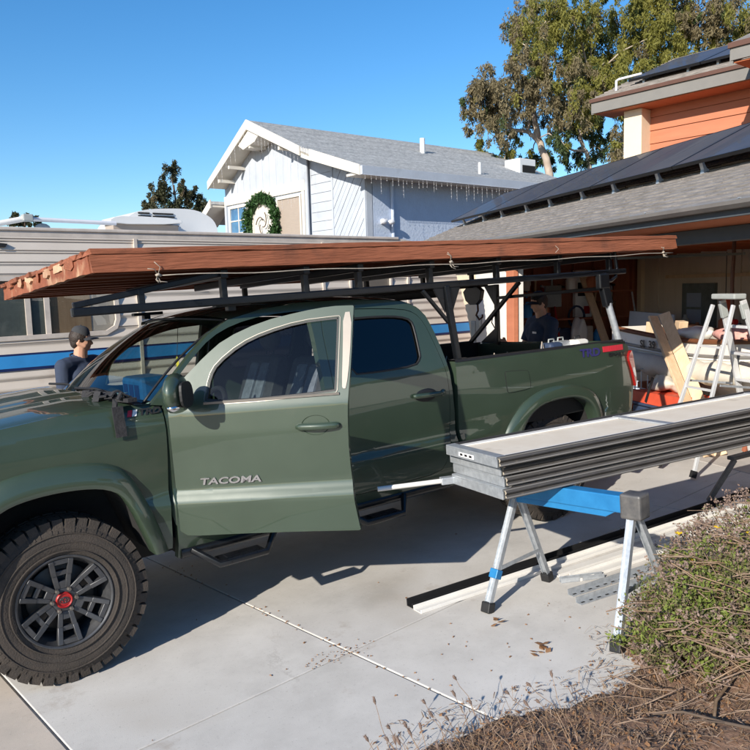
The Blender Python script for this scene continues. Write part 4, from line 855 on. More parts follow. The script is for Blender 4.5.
# air conditioner on the roof
zr = TOP + .02
ac = chaikin([(2.36, zr), (2.34, zr + .12), (2.42, zr + .20), (2.62, zr + .31), (3.10, zr + .34), (3.34, zr + .33), (3.55, zr + .24), (3.62, zr + .10), (3.60, zr)], 2)
t = MB().prism(ac, lambda u, v: (u, 5.05, v), (0, .72, 0)).build('air_conditioner', M['rv_white'], RV, bevel=.035)
mb = MB(); mb.prism(chaikin([(2.12, zr + .10), (2.14, zr + .17), (2.3, zr + .20), (2.98, zr + .185), (3.0, zr + .12)], 1), lambda u, v: (u, 4.75, v), (0, .36, 0)); mb.build('vent_lid', M['rv_white'], RV, bevel=.015)
MB().box(2.18, 2.96, 4.80, 5.06, zr - .01, zr + .11).build('vent_box', M['blind'], RV)
for k in range(5):
    for xa, xb in ((2.58, 2.72), (2.76, 3.02)): MB().bar((xa, 5.044, zr + .265 - .035 * k), (xb + .015 * k, 5.044, zr + .265 - .035 * k), .012, .016).build('louver', M['dark'], t).location = (0, 0, 0)
MB().tube([(1.2, 4.55, TOP + .125), (2.14, 4.62, TOP + .115)], .022, 8).build('antenna_bar', M['wire'], RV, 60)
MB().tube([(.2, 4.5, TOP - .02), (.75, 4.55, TOP + .03), (1.19, 4.55, TOP + .13)], .028, 8).build('antenna_arm', M['white'], RV, 60)
MB().box(1.15, 1.25, 4.50, 4.60, TOP + .10, TOP + .17).build('antenna_hinge', M['grey_box'], RV, bevel=.01)
mb = MB().ball((1.36, 4.6, TOP + .04), (.08, .05, .05), 10, 6); mb.build('roof_vent', M['grey_box'], RV)
MB().prism([(.80, 2.40), (.88, 2.40), (.90, 2.43), (.80, 2.44)], lambda u, v: (u, YR - .03, v), (0, .03, 0)).build('marker_light', M['black'], RV)
for x in (2.2, 3.0):
    MB().lathe([(.001, 0), (.20, 0), (.33, .02), (.34, .1), (.34, .2), (.001, .2)], (x, YR + .12, gf(HSE, x, YR + .2) + .34), n=32).build('wheel', M['tyre'], RV, 40)
for x in (-1.8, 6.4): MB().bar((x, YR + 1.2, gf(HSE, x, YR + 1.2)), (x, YR + 1.2, .5), .1, .1).build('jack', M['grey_box'], RV)
# ------------------------------------------------------------------ neighbour's two-storey house (house frame)
XN = 12.0; GZ = -.6
NH = thing('house', 'pale blue white gabled house with grey shingle roof and Christmas lights', 'house', HSE, org=(16, 16, GZ))
RIDGE = (17.25, 7.10); XO = 11.35; XE = 22.5
near_pts = [(14.40, 5.86), (13.95, 5.70), (12.95, 5.32), (11.75, 5.0)]
far_pts = [(19.95, 5.55)]
E0 = 12.35
# walls
gab = [(15.1, GZ), (15.1, 5.95), (17.25, 6.98), (19.98, 5.4), (19.98, GZ)]
winh = [(15.30, 3.0), (15.30, 4.78), (19.6, 4.78), (19.6, 3.0)]
MB().prism(gab, lambda u, v: (XN, u, v), (.2, 0, 0)).build('wall', M['nb_wall'], NH)
MB().prism([(13.85, GZ), (13.85, 5.52), (15.12, 5.98), (15.12, GZ)], lambda u, v: (XN + .10, u, v), (.2, 0, 0)).build('wall', M['nb_wall'], NH)
MB().prism([(E0, GZ), (E0, 4.98), (13.86, 5.50), (13.86, GZ)], lambda u, v: (XN + .02, u, v), (.2, 0, 0)).build('wall', M['nb_wall'], NH)
MB().box(XN + .25, XE - .3, E0 + .004, E0 + .2, GZ, 4.98).build('wall', M['nb_stucco'], NH)
MB().box(XN + .2, XE - .3, 19.78, 19.98, GZ, 5.3).build('wall', M['nb_stucco'], NH)
MB().prism([(E0 + .1, GZ), (E0 + .1, 4.9), (17.25, 6.9), (19.9, 5.3), (19.9, GZ)], lambda u, v: (XE - .5, u, v), (.2, 0, 0)).build('wall', M['nb_stucco'], NH)
# battens, trims, boards
for y in (15.5, 15.9, 16.3, 16.7, 17.1, 17.5, 17.9, 18.3, 18.7, 19.1, 19.5): MB().box(XN - .007, XN - .001, y, y + .02, 5.0, float(np.interp(y, [15.1, 17.25, 19.98], [5.85, 6.85, 5.35]))).build('batten', M['nb_wall'], NH)
MB().box(XN - .05, XN - .001, 15.14, 19.98, 4.80, 5.10).build('trim_board', M['nb_trim'], NH)
for y in (15.0, 19.86): MB().box(XN - .04, XN - .002, y, y + .14, GZ, 4.80 if y > 16 else 5.75).build('corner_board', M['nb_wall'], NH)
MB().box(XN - .04, XN - .001, 15.18, 15.32, GZ, 4.80).build('trim_board', M['nb_trim'], NH)
for k in range(9):   # horizontal lapped boards in the recess
    z = 3.05 + .27 * k; MB().prism([(0, 0), (.03, 0), (.012, .262), (0, .262)], lambda u, v: (XN + .098 - u, 13.88, z + v), (0, 1.11, 0)).build('siding_board', M['nb_wall'], NH)
for k in range(17):  # diagonal boards at the corner
    c0 = .9 + .27 * k
    q = clip([(12.2, c0 + 2.4), (14.0, c0), (14.0, c0 + .25), (12.2, c0 + 2.65)], [(12.43, 3.0), (13.80, 3.0), (13.80, 5.44), (12.43, 4.97)])
    if len(q) < 3: continue
    MB().prism(q, lambda u, v: (XN + .018, u, v), (-.012 - .006 * (k % 2), 0, 0)).build('siding_board', M['nb_wall'], NH, bevel=.004)
for y in (12.36, 13.80): MB().box(XN - .015, XN + .018, y, y + .07, GZ, 5.0 if y < 13 else 5.45).build('corner_board', M['nb_wall'], NH)
# windows: a big one with a blind beside the wreath, small panes to its far side
def window(y0, y1, z0, z1, nx, ny, fill):
    f = MB(); f.box(XN - .06, XN - .002, y0 - .07, y0, z0 - .07, z1 + .07); f.box(XN - .06, XN - .002, y1, y1 + .07, z0 - .07, z1 + .07); f.box(XN - .06, XN - .002, y0, y1, z1, z1 + .07); f.box(XN - .06, XN - .002, y0, y1, z0 - .07, z0)
    for i in range(1, nx): yy = y0 + (y1 - y0) * i / nx; f.box(XN - .04, XN - .003, yy - .02, yy + .02, z0, z1)
    for i in range(1, ny): zz = z0 + (z1 - z0) * i / ny; f.box(XN - .041, XN - .0035, y0, y1, zz - .02, zz + .02)
    o = f.build('window', M['nb_trim'], NH); MB().box(XN - .022, XN - .018, y0, y1, z0, z1).build('pane', fill, o).location = (0, 0, 0)
M['pane_blue'] = mat('blue_pane', (.06, .16, .30), .1, coat=1., var=.3, vs=2)
window(18.55, 19.6, 3.0, 4.66, 2, 4, M['pane_blue']); window(15.42, 16.62, 3.0, 4.66, 1, 1, M['blind']); window(17.0, 18.1, 3.0, 4.66, 1, 1, M['nb_trim'])
# roof: near slope in three runs, far slope
def slab(P, Q, xo, xe, th, m, name, step=0):
    return MB().prism([P, Q, (Q[0], Q[1] - th), (P[0], P[1] - th)], lambda u, v: (xo, u, v), (xe - xo, 0, 0)).build(name, m, NH)
nr = [RIDGE] + near_pts
for a, b in zip(nr, nr[1:]): slab(a, b, XO + .02, XE, .10, M['nb_shingle'], 'roof')
slab(far_pts[0], RIDGE, XO + .02, XE, .10, M['nb_shingle'], 'roof')
for k in range(46):   # course butts along the near slope: one strip per course
    t = (k + .5) / 46; y = RIDGE[0] + (11.75 - RIDGE[0]) * t; z = float(np.interp(-y, [-p[0] for p in nr], [p[1] for p in nr]))
    MB().box(XO + .03, XE - .02, y - .055, y + .06, z - .03, z + .012 + .004 * (k % 2)).build('shingle_course', M['nb_shingle'], NH)
rakes = [(RIDGE, (14.42, 5.87)), ((13.95, 5.72), (11.75, 5.0)), (RIDGE, far_pts[0])]
for a, b in rakes:
    MB().prism([a, b, (b[0], b[1] - .26), (a[0], a[1] - .30)], lambda u, v: (XO - .03, u, v + .03), (.05, 0, 0)).build('bargeboard', M['nb_trim'], NH)
    a2 = (a[0], a[1] + .035)
MB().prism([(14.44, 5.87), (13.93, 5.72), (13.93, 5.42), (14.44, 5.60)], lambda u, v: (XO + .03, u, v), (.05, 0, 0)).build('bargeboard', M['nb_trim'], NH)
pk = MB().prism([(17.05, 6.98), (17.4, 6.98), (17.75, 6.2), (16.8, 6.2)], lambda u, v: (XO + .02, u, v), (.03, 0, 0)) if False else None
MB().prism([(17.25, 6.95), (18.0, 6.50), (17.6, 6.28), (16.9, 6.42), (16.6, 6.62)], lambda u, v: (XO + .04, u, v), (.6, 0, 0)).build('gable_beam_box', M['nb_trim'], NH)
for (y, z) in ((17.25, 6.3), (18.6, 5.85), (19.3, 5.5), (15.6, 6.0)): MB().box(XO + .06, XN, y - .045, y + .045, z - .02, z + .08).build('lookout', M['nb_trim'], NH)
# soffits and fascia along the near eave
MB().box(XO, XE, 11.66, 11.75, 4.78, 5.0).build('fascia', M['nb_wall'], NH)
MB().box(XO + .03, XE - .02, 11.75, E0 + .02, 4.80, 4.86).build('soffit', M['nb_trim'], NH)
MB().prism([(14.0, 5.60), (17.25, 6.96), (19.9, 5.42), (19.9, 5.36), (17.25, 6.90), (14.0, 5.54)], lambda u, v: (XO + .03, u, v), (.65, 0, 0)).build('soffit', M['nb_trim'], NH)
# lower roof wing peeping out on the far side
slab((20.9, 4.35), (19.98, 4.95), XO + .1, 16, .1, M['nb_shingle'], 'roof'); MB().prism([(20.95, 4.38), (19.98, 5.0), (19.98, 4.72), (20.95, 4.1)], lambda u, v: (XO + .05, u, v), (.05, 0, 0)).build('bargeboard', M['nb_trim'], NH)
MB().prism([(20.9, 4.22), (20.0, 4.82), (20.0, 4.76), (20.9, 4.16)], lambda u, v: (XO + .1, u, v), (.7, 0, 0)).build('soffit', M['nb_trim'], NH)
# vents on the roof
def onroof(y): return float(np.interp(-y, [-p[0] for p in nr], [p[1] for p in nr]))
for (x, y, h, r_) in ((17.2, 15.6, .50, .09), (17.2, 13.0, .38, .05)): MB().tube([(x, y, onroof(y) - .05), (x, y, onroof(y) + h)], r_, 12).build('vent_pipe', M['rv_white'], NH, 60)
v_ = MB(); v_.box(20.6, 21.5, 14.2, 14.9, onroof(14.2) - .1, onroof(14.9) + .25); v_.build('dormer_vent', M['rv_white'], NH, bevel=.03)
MB().box(20.75, 21.45, 14.18, 14.21, onroof(14.2) + .05, onroof(14.2) + .30).build('vent_grille', M['dark'], NH)
MB().tube([(12.9, E0 - .05, GZ), (12.9, E0 - .05, 4.75)], .05, 10).build('downpipe', M['nb_stucco'], NH, 60)
mb = MB(); mb.box(12.5, 12.62, E0 - .14, E0, 3.62, 3.75); mb.ball((12.45, E0 - .2, 3.66), (.12, .07, .07)); mb.ball((12.72, E0 - .2, 3.66), (.12, .07, .07)); mb.build('flood_light', M['wire'], NH, 60)
# wreath on the gable wall
wr = thing('wreath', 'green leafy Christmas wreath hung on the gable window of the pale house', 'wreath', HSE, (XN - .10, 17.47, 4.0))
mb = MB(); rg = random.Random(11)
for k in range(150):
    a = rg.uniform(0, 6.283); leaves(mb, (rg.uniform(-.12, .05), .86 * math.cos(a), .82 * math.sin(a)), (.15, .15, .15), 40, .12, rg, 0, 2.4)
mb.build('leafage', M['wreath'], wr, fix=False)
MB().tube([(0, .80 * math.cos(a), .78 * math.sin(a)) for a in [2 * math.pi * i / 30 for i in range(30)]], .09, 8, closed=True).build('core', M['wreath'], wr, 180)
mb = MB()
for a in range(3):
    t0 = a * 2.09; P = [(-.02, .36 * math.cos(t0 + s) * (1 - .35 * s), .40 * math.sin(t0 + s) * (1 - .35 * s)) for s in [i * .25 for i in range(9)]]; mb.tube(P, .018, 5)
mb.build('wire_ornament', M['bark_dark'], wr, 60)
# icicle lights along the eaves
il = thing('icicle_lights', 'string of white icicle lights hanging along the pale house eaves', 'light string', HSE, (XN, 11.66, 4.75))
mb = MB(); rg = random.Random(5)
def drip(x, y, z):
    l = rg.choice((.1, .2, .3, .45)); mb.tube([(x, y, z), (x + .01, y, z - l)], .0016, 4)
    for k in range(int(l / .1)): mb.ball((x + .004, y, z - .08 - k * .1), .0085, 5, 4)
for k in range(52): drip(-.6 + k * .185 + rg.uniform(-.05, .05), -.02, rg.uniform(-.04, .02))
mb.tube([(-.64, -.02, .02), (9.2, -.02, .02)], .006, 4)
for k in range(14):
    y = 14.5 + k * .19; drip(-.68, y - 11.66, float(np.interp(y, [14.42, 17.25], [5.60, 6.82])) - 4.75)
for k in range(8):
    y = 17.4 + k * .3; drip(-.68, y - 11.66, float(np.interp(y, [17.25, 19.95], [6.82, 5.3])) - 4.75)
for k in range(26):
    y = 15.2 + k * .17; drip(-.04, y - 11.66, 4.80 - 4.75)
mb.build('strand', M['wire'], il); il.children[0]['kind'] = 'stuff'
# ------------------------------------------------------------------ garage wing (garage frame): facade at x = 5.45, opening towards y < 6.3
gg = gf(GAR, 6.5, 4)
GA = thing('garage', 'open double garage with grey beam, white pier and shingle roof', 'garage', GAR, org=(7, 4, gg))
SLP = .4; zr_ = lambda x: 2.56 + SLP * (x - 5.0)
YA, YB = -3.2, 10.5
MB().prism([(4.93, zr_(4.93)), (7.3, zr_(7.3)), (7.3, zr_(7.3) - .09), (4.93, zr_(4.93) - .03)], lambda u, v: (u, YA, v), (0, YB - YA, 0)).build('roof_deck', M['edge_brown'], GA)
MB().prism([(7.3, zr_(7.3)), (9.4, zr_(7.3) - .84), (9.4, zr_(7.3) - .94), (7.3, zr_(7.3) - .09)], lambda u, v: (u, YA, v), (0, YB - YA, 0)).build('roof_slope', M['shingle'], GA)
rg = random.Random(21)
for k in range(19):      # shingle courses with uneven tabs
    xa = 4.90 + .13 * k; mb = MB(); y = YA + rg.uniform(0, .2)
    while y < YB - .02:
        wd = min(rg.uniform(.14, .33), YB - y); j = rg.uniform(-.014, .014); th = rg.uniform(.010, .022)
        a, b = xa + j, min(7.32, xa + .16)
        mb.add([(a, y, zr_(a) + .004), (a, y + wd - .006, zr_(a) + .004), (a, y + wd - .006, zr_(a) + .004 + th), (a, y, zr_(a) + .004 + th), (b, y, zr_(b) + .005), (b, y + wd - .006, zr_(b) + .005)],
               [(0, 3, 2, 1), (3, 4, 5, 2), (0, 4, 3), (1, 2, 5)]); y += wd
    o = mb.build('shingle_course', M['shingle'], GA); o['kind'] = 'stuff'
mb = MB(); pr = [(5.0, 2.545), (4.905, 2.545), (4.885, 2.53), (4.895, 2.50), (4.93, 2.472), (5.0, 2.47), (5.0, 2.478), (4.935, 2.48), (4.905, 2.503), (4.897, 2.53), (4.91, 2.538), (5.0, 2.538)]
mb.prism(pr, lambda u, v: (u, YA, v), (0, YB - YA - .1, 0)); mb.build('gutter', M['gutter'], GA)
for y in np.arange(0, 10, 1.2): MB().bar((4.885, y, 2.541), (5.0, y, 2.541), .02, .006).build('gutter_strap', M['galv'], GA)
MB().box(5.002, 5.045, YA, YB - .1, 2.415, 2.555).build('fascia', M['beam_grey'], GA)
MB().prism([(5.045, 2.42), (5.50, 2.385), (5.50, 2.405), (5.045, 2.44)], lambda u, v: (u, YA, v), (0, YB - YA - .15, 0)).build('soffit', M['soffit'], GA)
MB().box(5.46, 5.62, YA, 6.62, 2.255, 2.385).build('beam', M['beam_grey'], GA, bevel=.005)
b0 = gg - .5
MB().box(5.45, 5.62, 6.70, 7.69, b0, 2.385).build('pier', M['white'], GA)
MB().box(5.45, 5.53, 6.32, 6.56, b0, 2.255).build('jamb', M['orange'], GA, bevel=.006)
MB().box(5.53, 5.62, 6.34, 6.70, b0, 2.255).build('jamb_edge', M['white'], GA)
MB().box(5.52, 5.62, 7.69, 10.3, b0, 2.385).build('wall', M['cream'], GA)
mb = MB(); mb.box(5.44, 5.52, 7.72, 7.90, .75, 1.32); mb.build('meter_box', M['grey_box'], GA, bevel=.015)
MB().box(5.40, 5.45, 7.45, 7.60, 1.15, 1.42).build('wall_lamp', M['grey_box'], GA, bevel=.02)
MB().box(5.46, 5.62, YA, -.6, b0, 2.255).build('wall', M['white'], GA)
MB().box(9.05, 9.2, -2.5, 8.6, b0, 2.52).build('back_wall', M['ply'], GA)
MB().box(5.62, 9.2, 8.5, 8.65, b0, 2.52).build('side_wall', M['stud'], GA)
MB().box(5.62, 9.2, -2.6, -2.45, b0, 2.45).build('side_wall', M['ply'], GA)
MB().box(5.62, 9.2, -2.6, 8.65, 2.49, 2.53).build('ceiling', M['soffit'], GA)
for k in range(18): MB().box(5.625, 9.04, -2.2 + .6 * k, -2.16 + .6 * k, 2.33, 2.488).build('joist', M['soffit'], GA)
for k in range(9): MB().box(5.66 + .4 * k, 5.70 + .4 * k, 8.40, 8.498, b0, 2.45).build('stud', M['stud'], GA)
for z in (.75, 1.25, 1.72): MB().box(5.8, 8.7, 8.12, 8.40, z, z + .03).build('shelf', M['stud'], GA)
for y in (8.36,): MB().box(8.97, 9.048, y - .06, y + .06, b0, 2.4).build('post', M['cream'], GA)
for y in (7.9, 5.9, 4.2, 2.6, 1.0): MB().box(9.03, 9.049, y - .02, y + .02, b0, 2.4).build('cover_strip', M['ply'], GA)
MB().box(8.98, 9.05, 4.5, 7.62, 1.93, 1.985).build('ledge', M['pine'], GA)
dr = MB(); dr.box(8.99, 9.05, 6.40, 7.18, b0, 1.84); dd_ = dr.build('door', M['shade'], GA)
for z in (1.18, 1.45): MB().box(8.982, 8.989, 6.70, 7.05, z, z + .23).build('pane', mat('pale_pane', (.30, .36, .45), .25, coat=.6), dd_).location = (0, 0, 0)
o = MB().box(5.45, 9.1, -2.5, 8.55, -.3, .0).build('garage_floor', M['concrete_floor']); 
q0 = [GAR @ Vector((x, y, 0)) for x, y in ((5.45, -2.5), (9.1, -2.5), (9.1, 8.55), (5.45, 8.55))]
bpy.data.objects.remove(o); mb = MB(); mb.add([(p.x, p.y, gz(p) + .006) for p in q0] + [(p.x, p.y, gz(p) - .2) for p in q0], [(0, 1, 2, 3), (7, 6, 5, 4), (0, 4, 5, 1), (1, 5, 6, 2), (2, 6, 7, 3), (3, 7, 4, 0)]); tag(mb.build('garage_floor', M['concrete_floor']), kind='structure')
# solar panels on the garage roof
sa = math.atan(.47)
PVL = ['leftmost of the five dark solar panels over the garage eave', 'second solar panel from the left over the garage eave', 'middle one of the five solar panels over the garage eave', 'fourth solar panel from the left over the garage eave', 'rightmost of the five solar panels over the garage eave']
for k in range(5):
    y1_ = 10.15 - 1.66 * k
    p = thing('solar_panel', PVL[k], 'solar panel', GAR @ Matrix.Translation((6.0, y1_, zr_(6.0) + .19)) @ Matrix.Rotation(-sa, 4, 'Y'), group='solar panels on the garage roof')
    MB().box(.012, 1.23, -1.63, -.012, -.02, .0).build('cells', M['pv'], p)
    fr_ = MB(); fr_.box(0, .012, -1.645, 0, -.035, .003); fr_.box(1.23, 1.245, -1.645, 0, -.035, .003); fr_.box(.012, 1.23, -.012, 0, -.035, .003); fr_.box(.012, 1.23, -1.645, -1.63, -.035, .003); fr_.build('frame', M['pv_frame'], p)
    for j in (1, 2): MB().box(.012, 1.23, -1.63 + .54 * j, -1.626 + .54 * j, -.0002, .0006).build('busbar', M['pv_frame'], p)
    for yy in (-.35, -1.25):
        f = MB(); f.prism([(.05, -.19), (.17, -.19), (.13, -.13), (.12, -.035), (.10, -.035), (.09, -.13)], lambda u, v: (u, yy, v), (0, .05, 0)); f.lathe([(.001, -.13), (.06, -.195), (.001, -.195)], (.11, yy + .025, 0), (0, 0, 1), 10); f.build('foot', M['galv'], p)
# ------------------------------------------------------------------ upper storey (house frame)
UH = thing('house', 'terracotta clapboard upper storey with cream corner pier and grey eaves', 'house', HSE, org=(13, 1, gf(HSE, 13, 1)))
MB().box(11.30, 15, -4.5, 3.90, 2.6, 4.84).build('wall', M['orange'], UH)
for k in range(10):
    z = 2.7 + .222 * k
    if z < 4.75: MB().prism([(0, 0), (.032, 0), (.012, .216), (0, .216)], lambda u, v: (11.298 - u, -4.4, z + v), (0, 8.02, 0)).build('siding_board', M['orange'], UH)
MB().box(11.0, 11.32, 3.62, 3.96, 2.6, 4.83).build('pier', M['cream'], UH, bevel=.004)
ur = lambda x: 5.085 + .41 * (x - 10.72)
MB().prism([(10.72, ur(10.72)), (13.5, ur(13.5)), (13.5, ur(13.5) - .1), (10.72, ur(10.72) - .04)], lambda u, v: (u, 1.62, v), (0, 2.83, 0)).build('roof', M['shingle'], UH)
MB().prism([(13.5, ur(13.5)), (16.3, ur(10.9)), (16.3, ur(10.9) - .1), (13.5, ur(13.5) - .1)], lambda u, v: (u, -5, v), (0, 9.1, 0)).build('roof', M['shingle'], UH)
for k in range(21):
    xa = 10.71 + .135 * k; MB().box(xa, xa + .13, 1.63, 4.44, ur(xa), ur(xa) + .018 + .004 * (k % 2)).build('shingle_course', M['shingle'], UH)
MB().box(10.70, 10.74, 1.64, 4.46, ur(10.72) - .058, ur(10.72) + .002).build('drip_edge', M['edge_brown'], UH)
MB().box(10.73, 10.775, 1.66, 4.44, 4.845, 5.035).build('fascia', M['eave_grey'], UH)
MB().prism([(10.74, 4.83), (13.3, 5.93), (13.3, 6.13), (10.74, 5.035)], lambda u, v: (u, 4.40, v), (0, .045, 0)).build('bargeboard', M['eave_grey'], UH)
MB().box(10.775, 11.30, 1.66, 4.40, 4.835, 4.855).build('soffit', M['soffit'], UH)
vr = lambda x: 5.13 + .40 * (x - 9.7)
MB().prism([(9.68, vr(9.68)), (13.5, vr(13.5)), (13.5, vr(13.5) - .1), (9.68, vr(9.68) - .04)], lambda u, v: (u, -5, v), (0, 6.5, 0)).build('roof', M['shingle'], UH)
MB().box(9.67, 9.71, -5, 1.52, vr(9.68) - .07, vr(9.68) + .002).build('drip_edge', M['edge_brown'], UH)
MB().box(9.70, 9.745, -5, 1.49, 4.89, 5.07).build('fascia', M['eave_grey'], UH)
MB().box(9.745, 11.0, -5, 1.46, 4.86, 4.88).build('soffit', M['soffit'], UH)
MB().prism([(9.71, 4.84), (11.3, 5.48), (11.3, 5.70), (9.71, 5.07)], lambda u, v: (u, 1.46, v), (0, .045, 0)).build('bargeboard', M['eave_grey'], UH)
MB().tube([(11.9, 1.0, vr(11.9) - .1), (11.9, 1.0, vr(11.9) + .32)], .05, 10).build('vent_pipe', M['rv_white'], UH, 60)
ua = math.atan(.385)
for k in range(2):
    p = thing('solar_panel', ['dark solar panel at the outer end of the upper roof', 'dark solar panel on the upper roof, next to the raised eave'][k], 'solar panel', HSE @ Matrix.Translation((11.10, 3.95 - 1.3 * k, ur(11.10) + .13)) @ Matrix.Rotation(-ua, 4, 'Y'), group='solar panels on the upper roof')
    MB().box(.012, 1.70, -1.27, -.012, -.02, .0).build('cells', M['pv'], p)
    fr_ = MB(); fr_.box(0, .012, -1.285, 0, -.04, .003); fr_.box(1.70, 1.715, -1.285, 0, -.04, .003); fr_.box(.012, 1.70, -.012, 0, -.04, .003); fr_.box(.012, 1.70, -1.285, -1.27, -.04, .003); fr_.build('frame', M['pv_frame'], p)
    for yy in (-.25, -1.05): MB().prism([(.06, -.14), (.16, -.13), (.13, -.035), (.10, -.035)], lambda u, v: (u, yy, v), (0, .04, 0)).build('foot', M['galv'], p)
cd = thing('conduit', 'white conduit bent over the shingles at the end of the upper solar panels', 'conduit', HSE, (11.05, 4.15, ur(11.05)))
MB().tube([(0, 0, .0), (0, 0, .17), (.04, -.03, .20), (.12, -.42, .22)], .022, 8).build('pipe', M['wire'], cd, 60)
# ------------------------------------------------------------------ things in and before the garage (garage frame)
def gthing(name, label, cat, x, y, rz=0., group=None, dz=0.): return thing(name, label, cat, GAR, (x, y, gf(GAR, x, y) + .006 + dz), rz, group)
# dinghy
bz = gf(GAR, 6.3, 3.2)
bt = thing('dinghy', 'white dinghy with grey rubbing strake and varnished rail stored in the garage', 'boat', GAR, (6.35, 3.0, 0))
def hull(a, b):
    s = -1.55 + 2.95 * a; t = min(1, max(0, (.55 - s) / 1.95)); w_ = .50 * math.sin(min(1, (s + 1.62) / 1.35) * math.pi / 2) ** .7
    g = 1.27 + .05 * abs(s) ** 1.5; keel = .62 + .20 * max(0, -s - .6) ** 2
    u = 2 * b - 1; ang = abs(u); sh = [(0, 0), (.45, .10), (.80, .28), (.97, .58), (1.0, .8), (1.0, 1.0)]
    wy = float(np.interp(ang, [0, .25, .5, .7, .85, 1], [q[0] for q in sh])); hz = float(np.interp(ang, [0, .25, .5, .7, .85, 1], [q[1] for q in sh]))
    return (w_ * wy * (1 if u > 0 else -1), s, keel + (g - keel) * hz)
mb = MB(); mb.grid(28, 24, hull); mb.add([hull(1, i / 24) for i in range(25)], [tuple(range(25))]); mb.build('hull', M['hull'], bt, 50)
def rail(h, r, m, nme):
    for sgn in (0, 1): MB().tube([Vector(hull(i / 28, .5 + (.5 if sgn else -.5) * h)) for i in range(29)], r, 6).build(nme, m, bt, 60)
rail(1.0, .028, M['boatwood'], 'gunwale'); rail(.83, .020, M['gutter'], 'strake'); rail(.80, .014, M['white'], 'strake')
mb = MB(); mb.grid(20, 8, lambda a, b: (hull(.06 + .9 * a, 0)[0] * .97 * (1 - 2 * b) , hull(.06 + .9 * a, 0)[1], 1.24 + .02 * math.sin(a * 9))); mb.build('cover', M['canvas'], bt, 60)
mb = MB(); mb.tube([Vector(hull(.12 + .82 * i / 24, .5 - .5 * .72)) + Vector((-.045, 0, -.06 + .012 * math.sin(i * 2.1))) for i in range(25)], [.05] + [.115 + .012 * math.sin(i * 1.9) for i in range(1, 24)] + [.05], 12); mb.build('rolled_sail', M['canvas'], bt, 180)
text('lettering', 'SI  39', .115, axes((-.520, .80, 1.150), (0, -1, 0), (-.02, 0, 1)), M['black_print'], bt, .001, 1.1, .004)
for y in (-.9, .9):
    t = gthing('trestle', 'dark wooden trestle under the %s of the white dinghy' % ('bow' if y < 0 else 'stern'), 'trestle', 6.35, 3.0 + y, 0, 'trestles under the dinghy'); h = .72 - gf(GAR, 6.35, 3.0 + y)
    MB().box(-.45, .45, -.04, .04, h - .08, h).build('beam', M['stud'], t)
    for sx in (-.38, .38):
        for sy in (-.16, .16): MB().bar((sx, sy, 0), (sx, sy * .2, h - .08), .05, .05).build('leg', M['stud'], t)
# things lying on the dinghy
zc = 1.262
for k, (x, y, rz, sx, sy, h, m, lb) in enumerate(((6.15, 4.02, .2, .10, .12, .16, 'pine', 'upright pine offcut standing at the stern end of the dinghy'), (6.2, 3.78, .5, .15, .26, .10, 'boatwood', 'brown varnished wood block between two pine offcuts on the dinghy'), (6.18, 3.55, -.3, .10, .13, .19, 'pine', 'tilted pine offcut next to the white cloth on the dinghy'))):
    t = thing('wood_offcut', lb, 'wood offcut', GAR, (x, y, zc), rz, 'offcuts on the dinghy'); mb = MB(); mb.prism([(-sy / 2, 0), (sy / 2, 0), (sy / 2 - (.04 if k == 2 else .01), h), (-sy / 2 + (-.05 if k == 2 else .01), h * .95)], lambda u, v: (-sx / 2, u, v), (sx, 0, 0)); mb.build('block', M[m], t, bevel=.006)
def lump(name, label, cat, c, r, m, seed, amp=.25):
    rr = random.Random(seed); ph = [(rr.uniform(2, 7), rr.uniform(0, 6), rr.uniform(0, 6)) for _ in range(6)]
    mb = MB().ball((0, 0, r[2] * .85), r, 28, 18); o = []
    for p in mb.v:
        q = Vector(p); n = q - Vector((0, 0, r[2] * .85)); k = 1 + amp * sum(math.sin(f * n.x / r[0] + a) * math.cos(f * n.y / r[1] + b + 1.3 * n.z / r[2]) for f, a, b in ph) / 3; q = Vector((0, 0, r[2] * .85)) + n * k; q.z = max(0, q.z); o.append(tuple(q))
    mb.v = o; ob = mb.build(name, m, None, 180); place(ob, GAR, c); return tag(ob, label, cat)
lump('cloth', 'crumpled white cloth on top of the dinghy', 'cloth', (6.15, 3.22, zc), (.16, .24, .075), M['white'], 1)
lump('insulation_roll', 'pink insulation batt heaped on the bow of the dinghy', 'insulation', (6.1, 2.50, zc - .01), (.20, .36, .10), M['pink'], 2)
# trays, bins and a wire cage in front of the dinghy
t = gthing('storage_bin', 'dark blue storage bin under the orange red tray', 'bin', 5.72, 3.12)
MB().box(-.18, .18, -.42, .40, 0, .40).build('tub', M['blue_dark'], t, bevel=.03); MB().box(-.20, .20, -.44, .42, .40, .43).build('lid', M['blue_dark'], t, bevel=.01)
t = gthing('tool_tray', 'orange red tool tray with a dark strap on the blue bin', 'tray', 5.72, 3.12, dz=.43)
mb = MB(); mb.prism([(-.41, .0), (.40, .0), (.43, .12), (-.44, .14)], lambda u, v: (-.18, u, v), (.36, 0, 0)); mb.build('tub', M['orange_red'], t, bevel=.015); MB().bar((-.186, .14, .02), (-.186, .02, .30), .012, .03).build('strap', M['black'], t)
lump('canvas_bundle', 'bundle of cream canvas slumped on the tool tray', 'canvas', (5.80, 3.20, gf(GAR, 5.8, 3.2) + .57), (.16, .34, .085), M['canvas'], 5, .4)
t = gthing('wire_cage', 'galvanised wire cage holding red cans by the pickup tail', 'cage', 5.66, 3.68)
h0 = .98
for x in (-.11, .11):
    for y in (-.12, 0, .12): MB().tube([(x, y, 0), (x, y, h0 - .15)], .007, 6).build('wire', M['galv'], t)
for z in (.12, .34, .56, .80): MB().tube([(-.11, -.12, z), (.11, -.12, z), (.11, .12, z), (-.11, .12, z)], .006, 6, closed=True).build('wire', M['galv'], t)
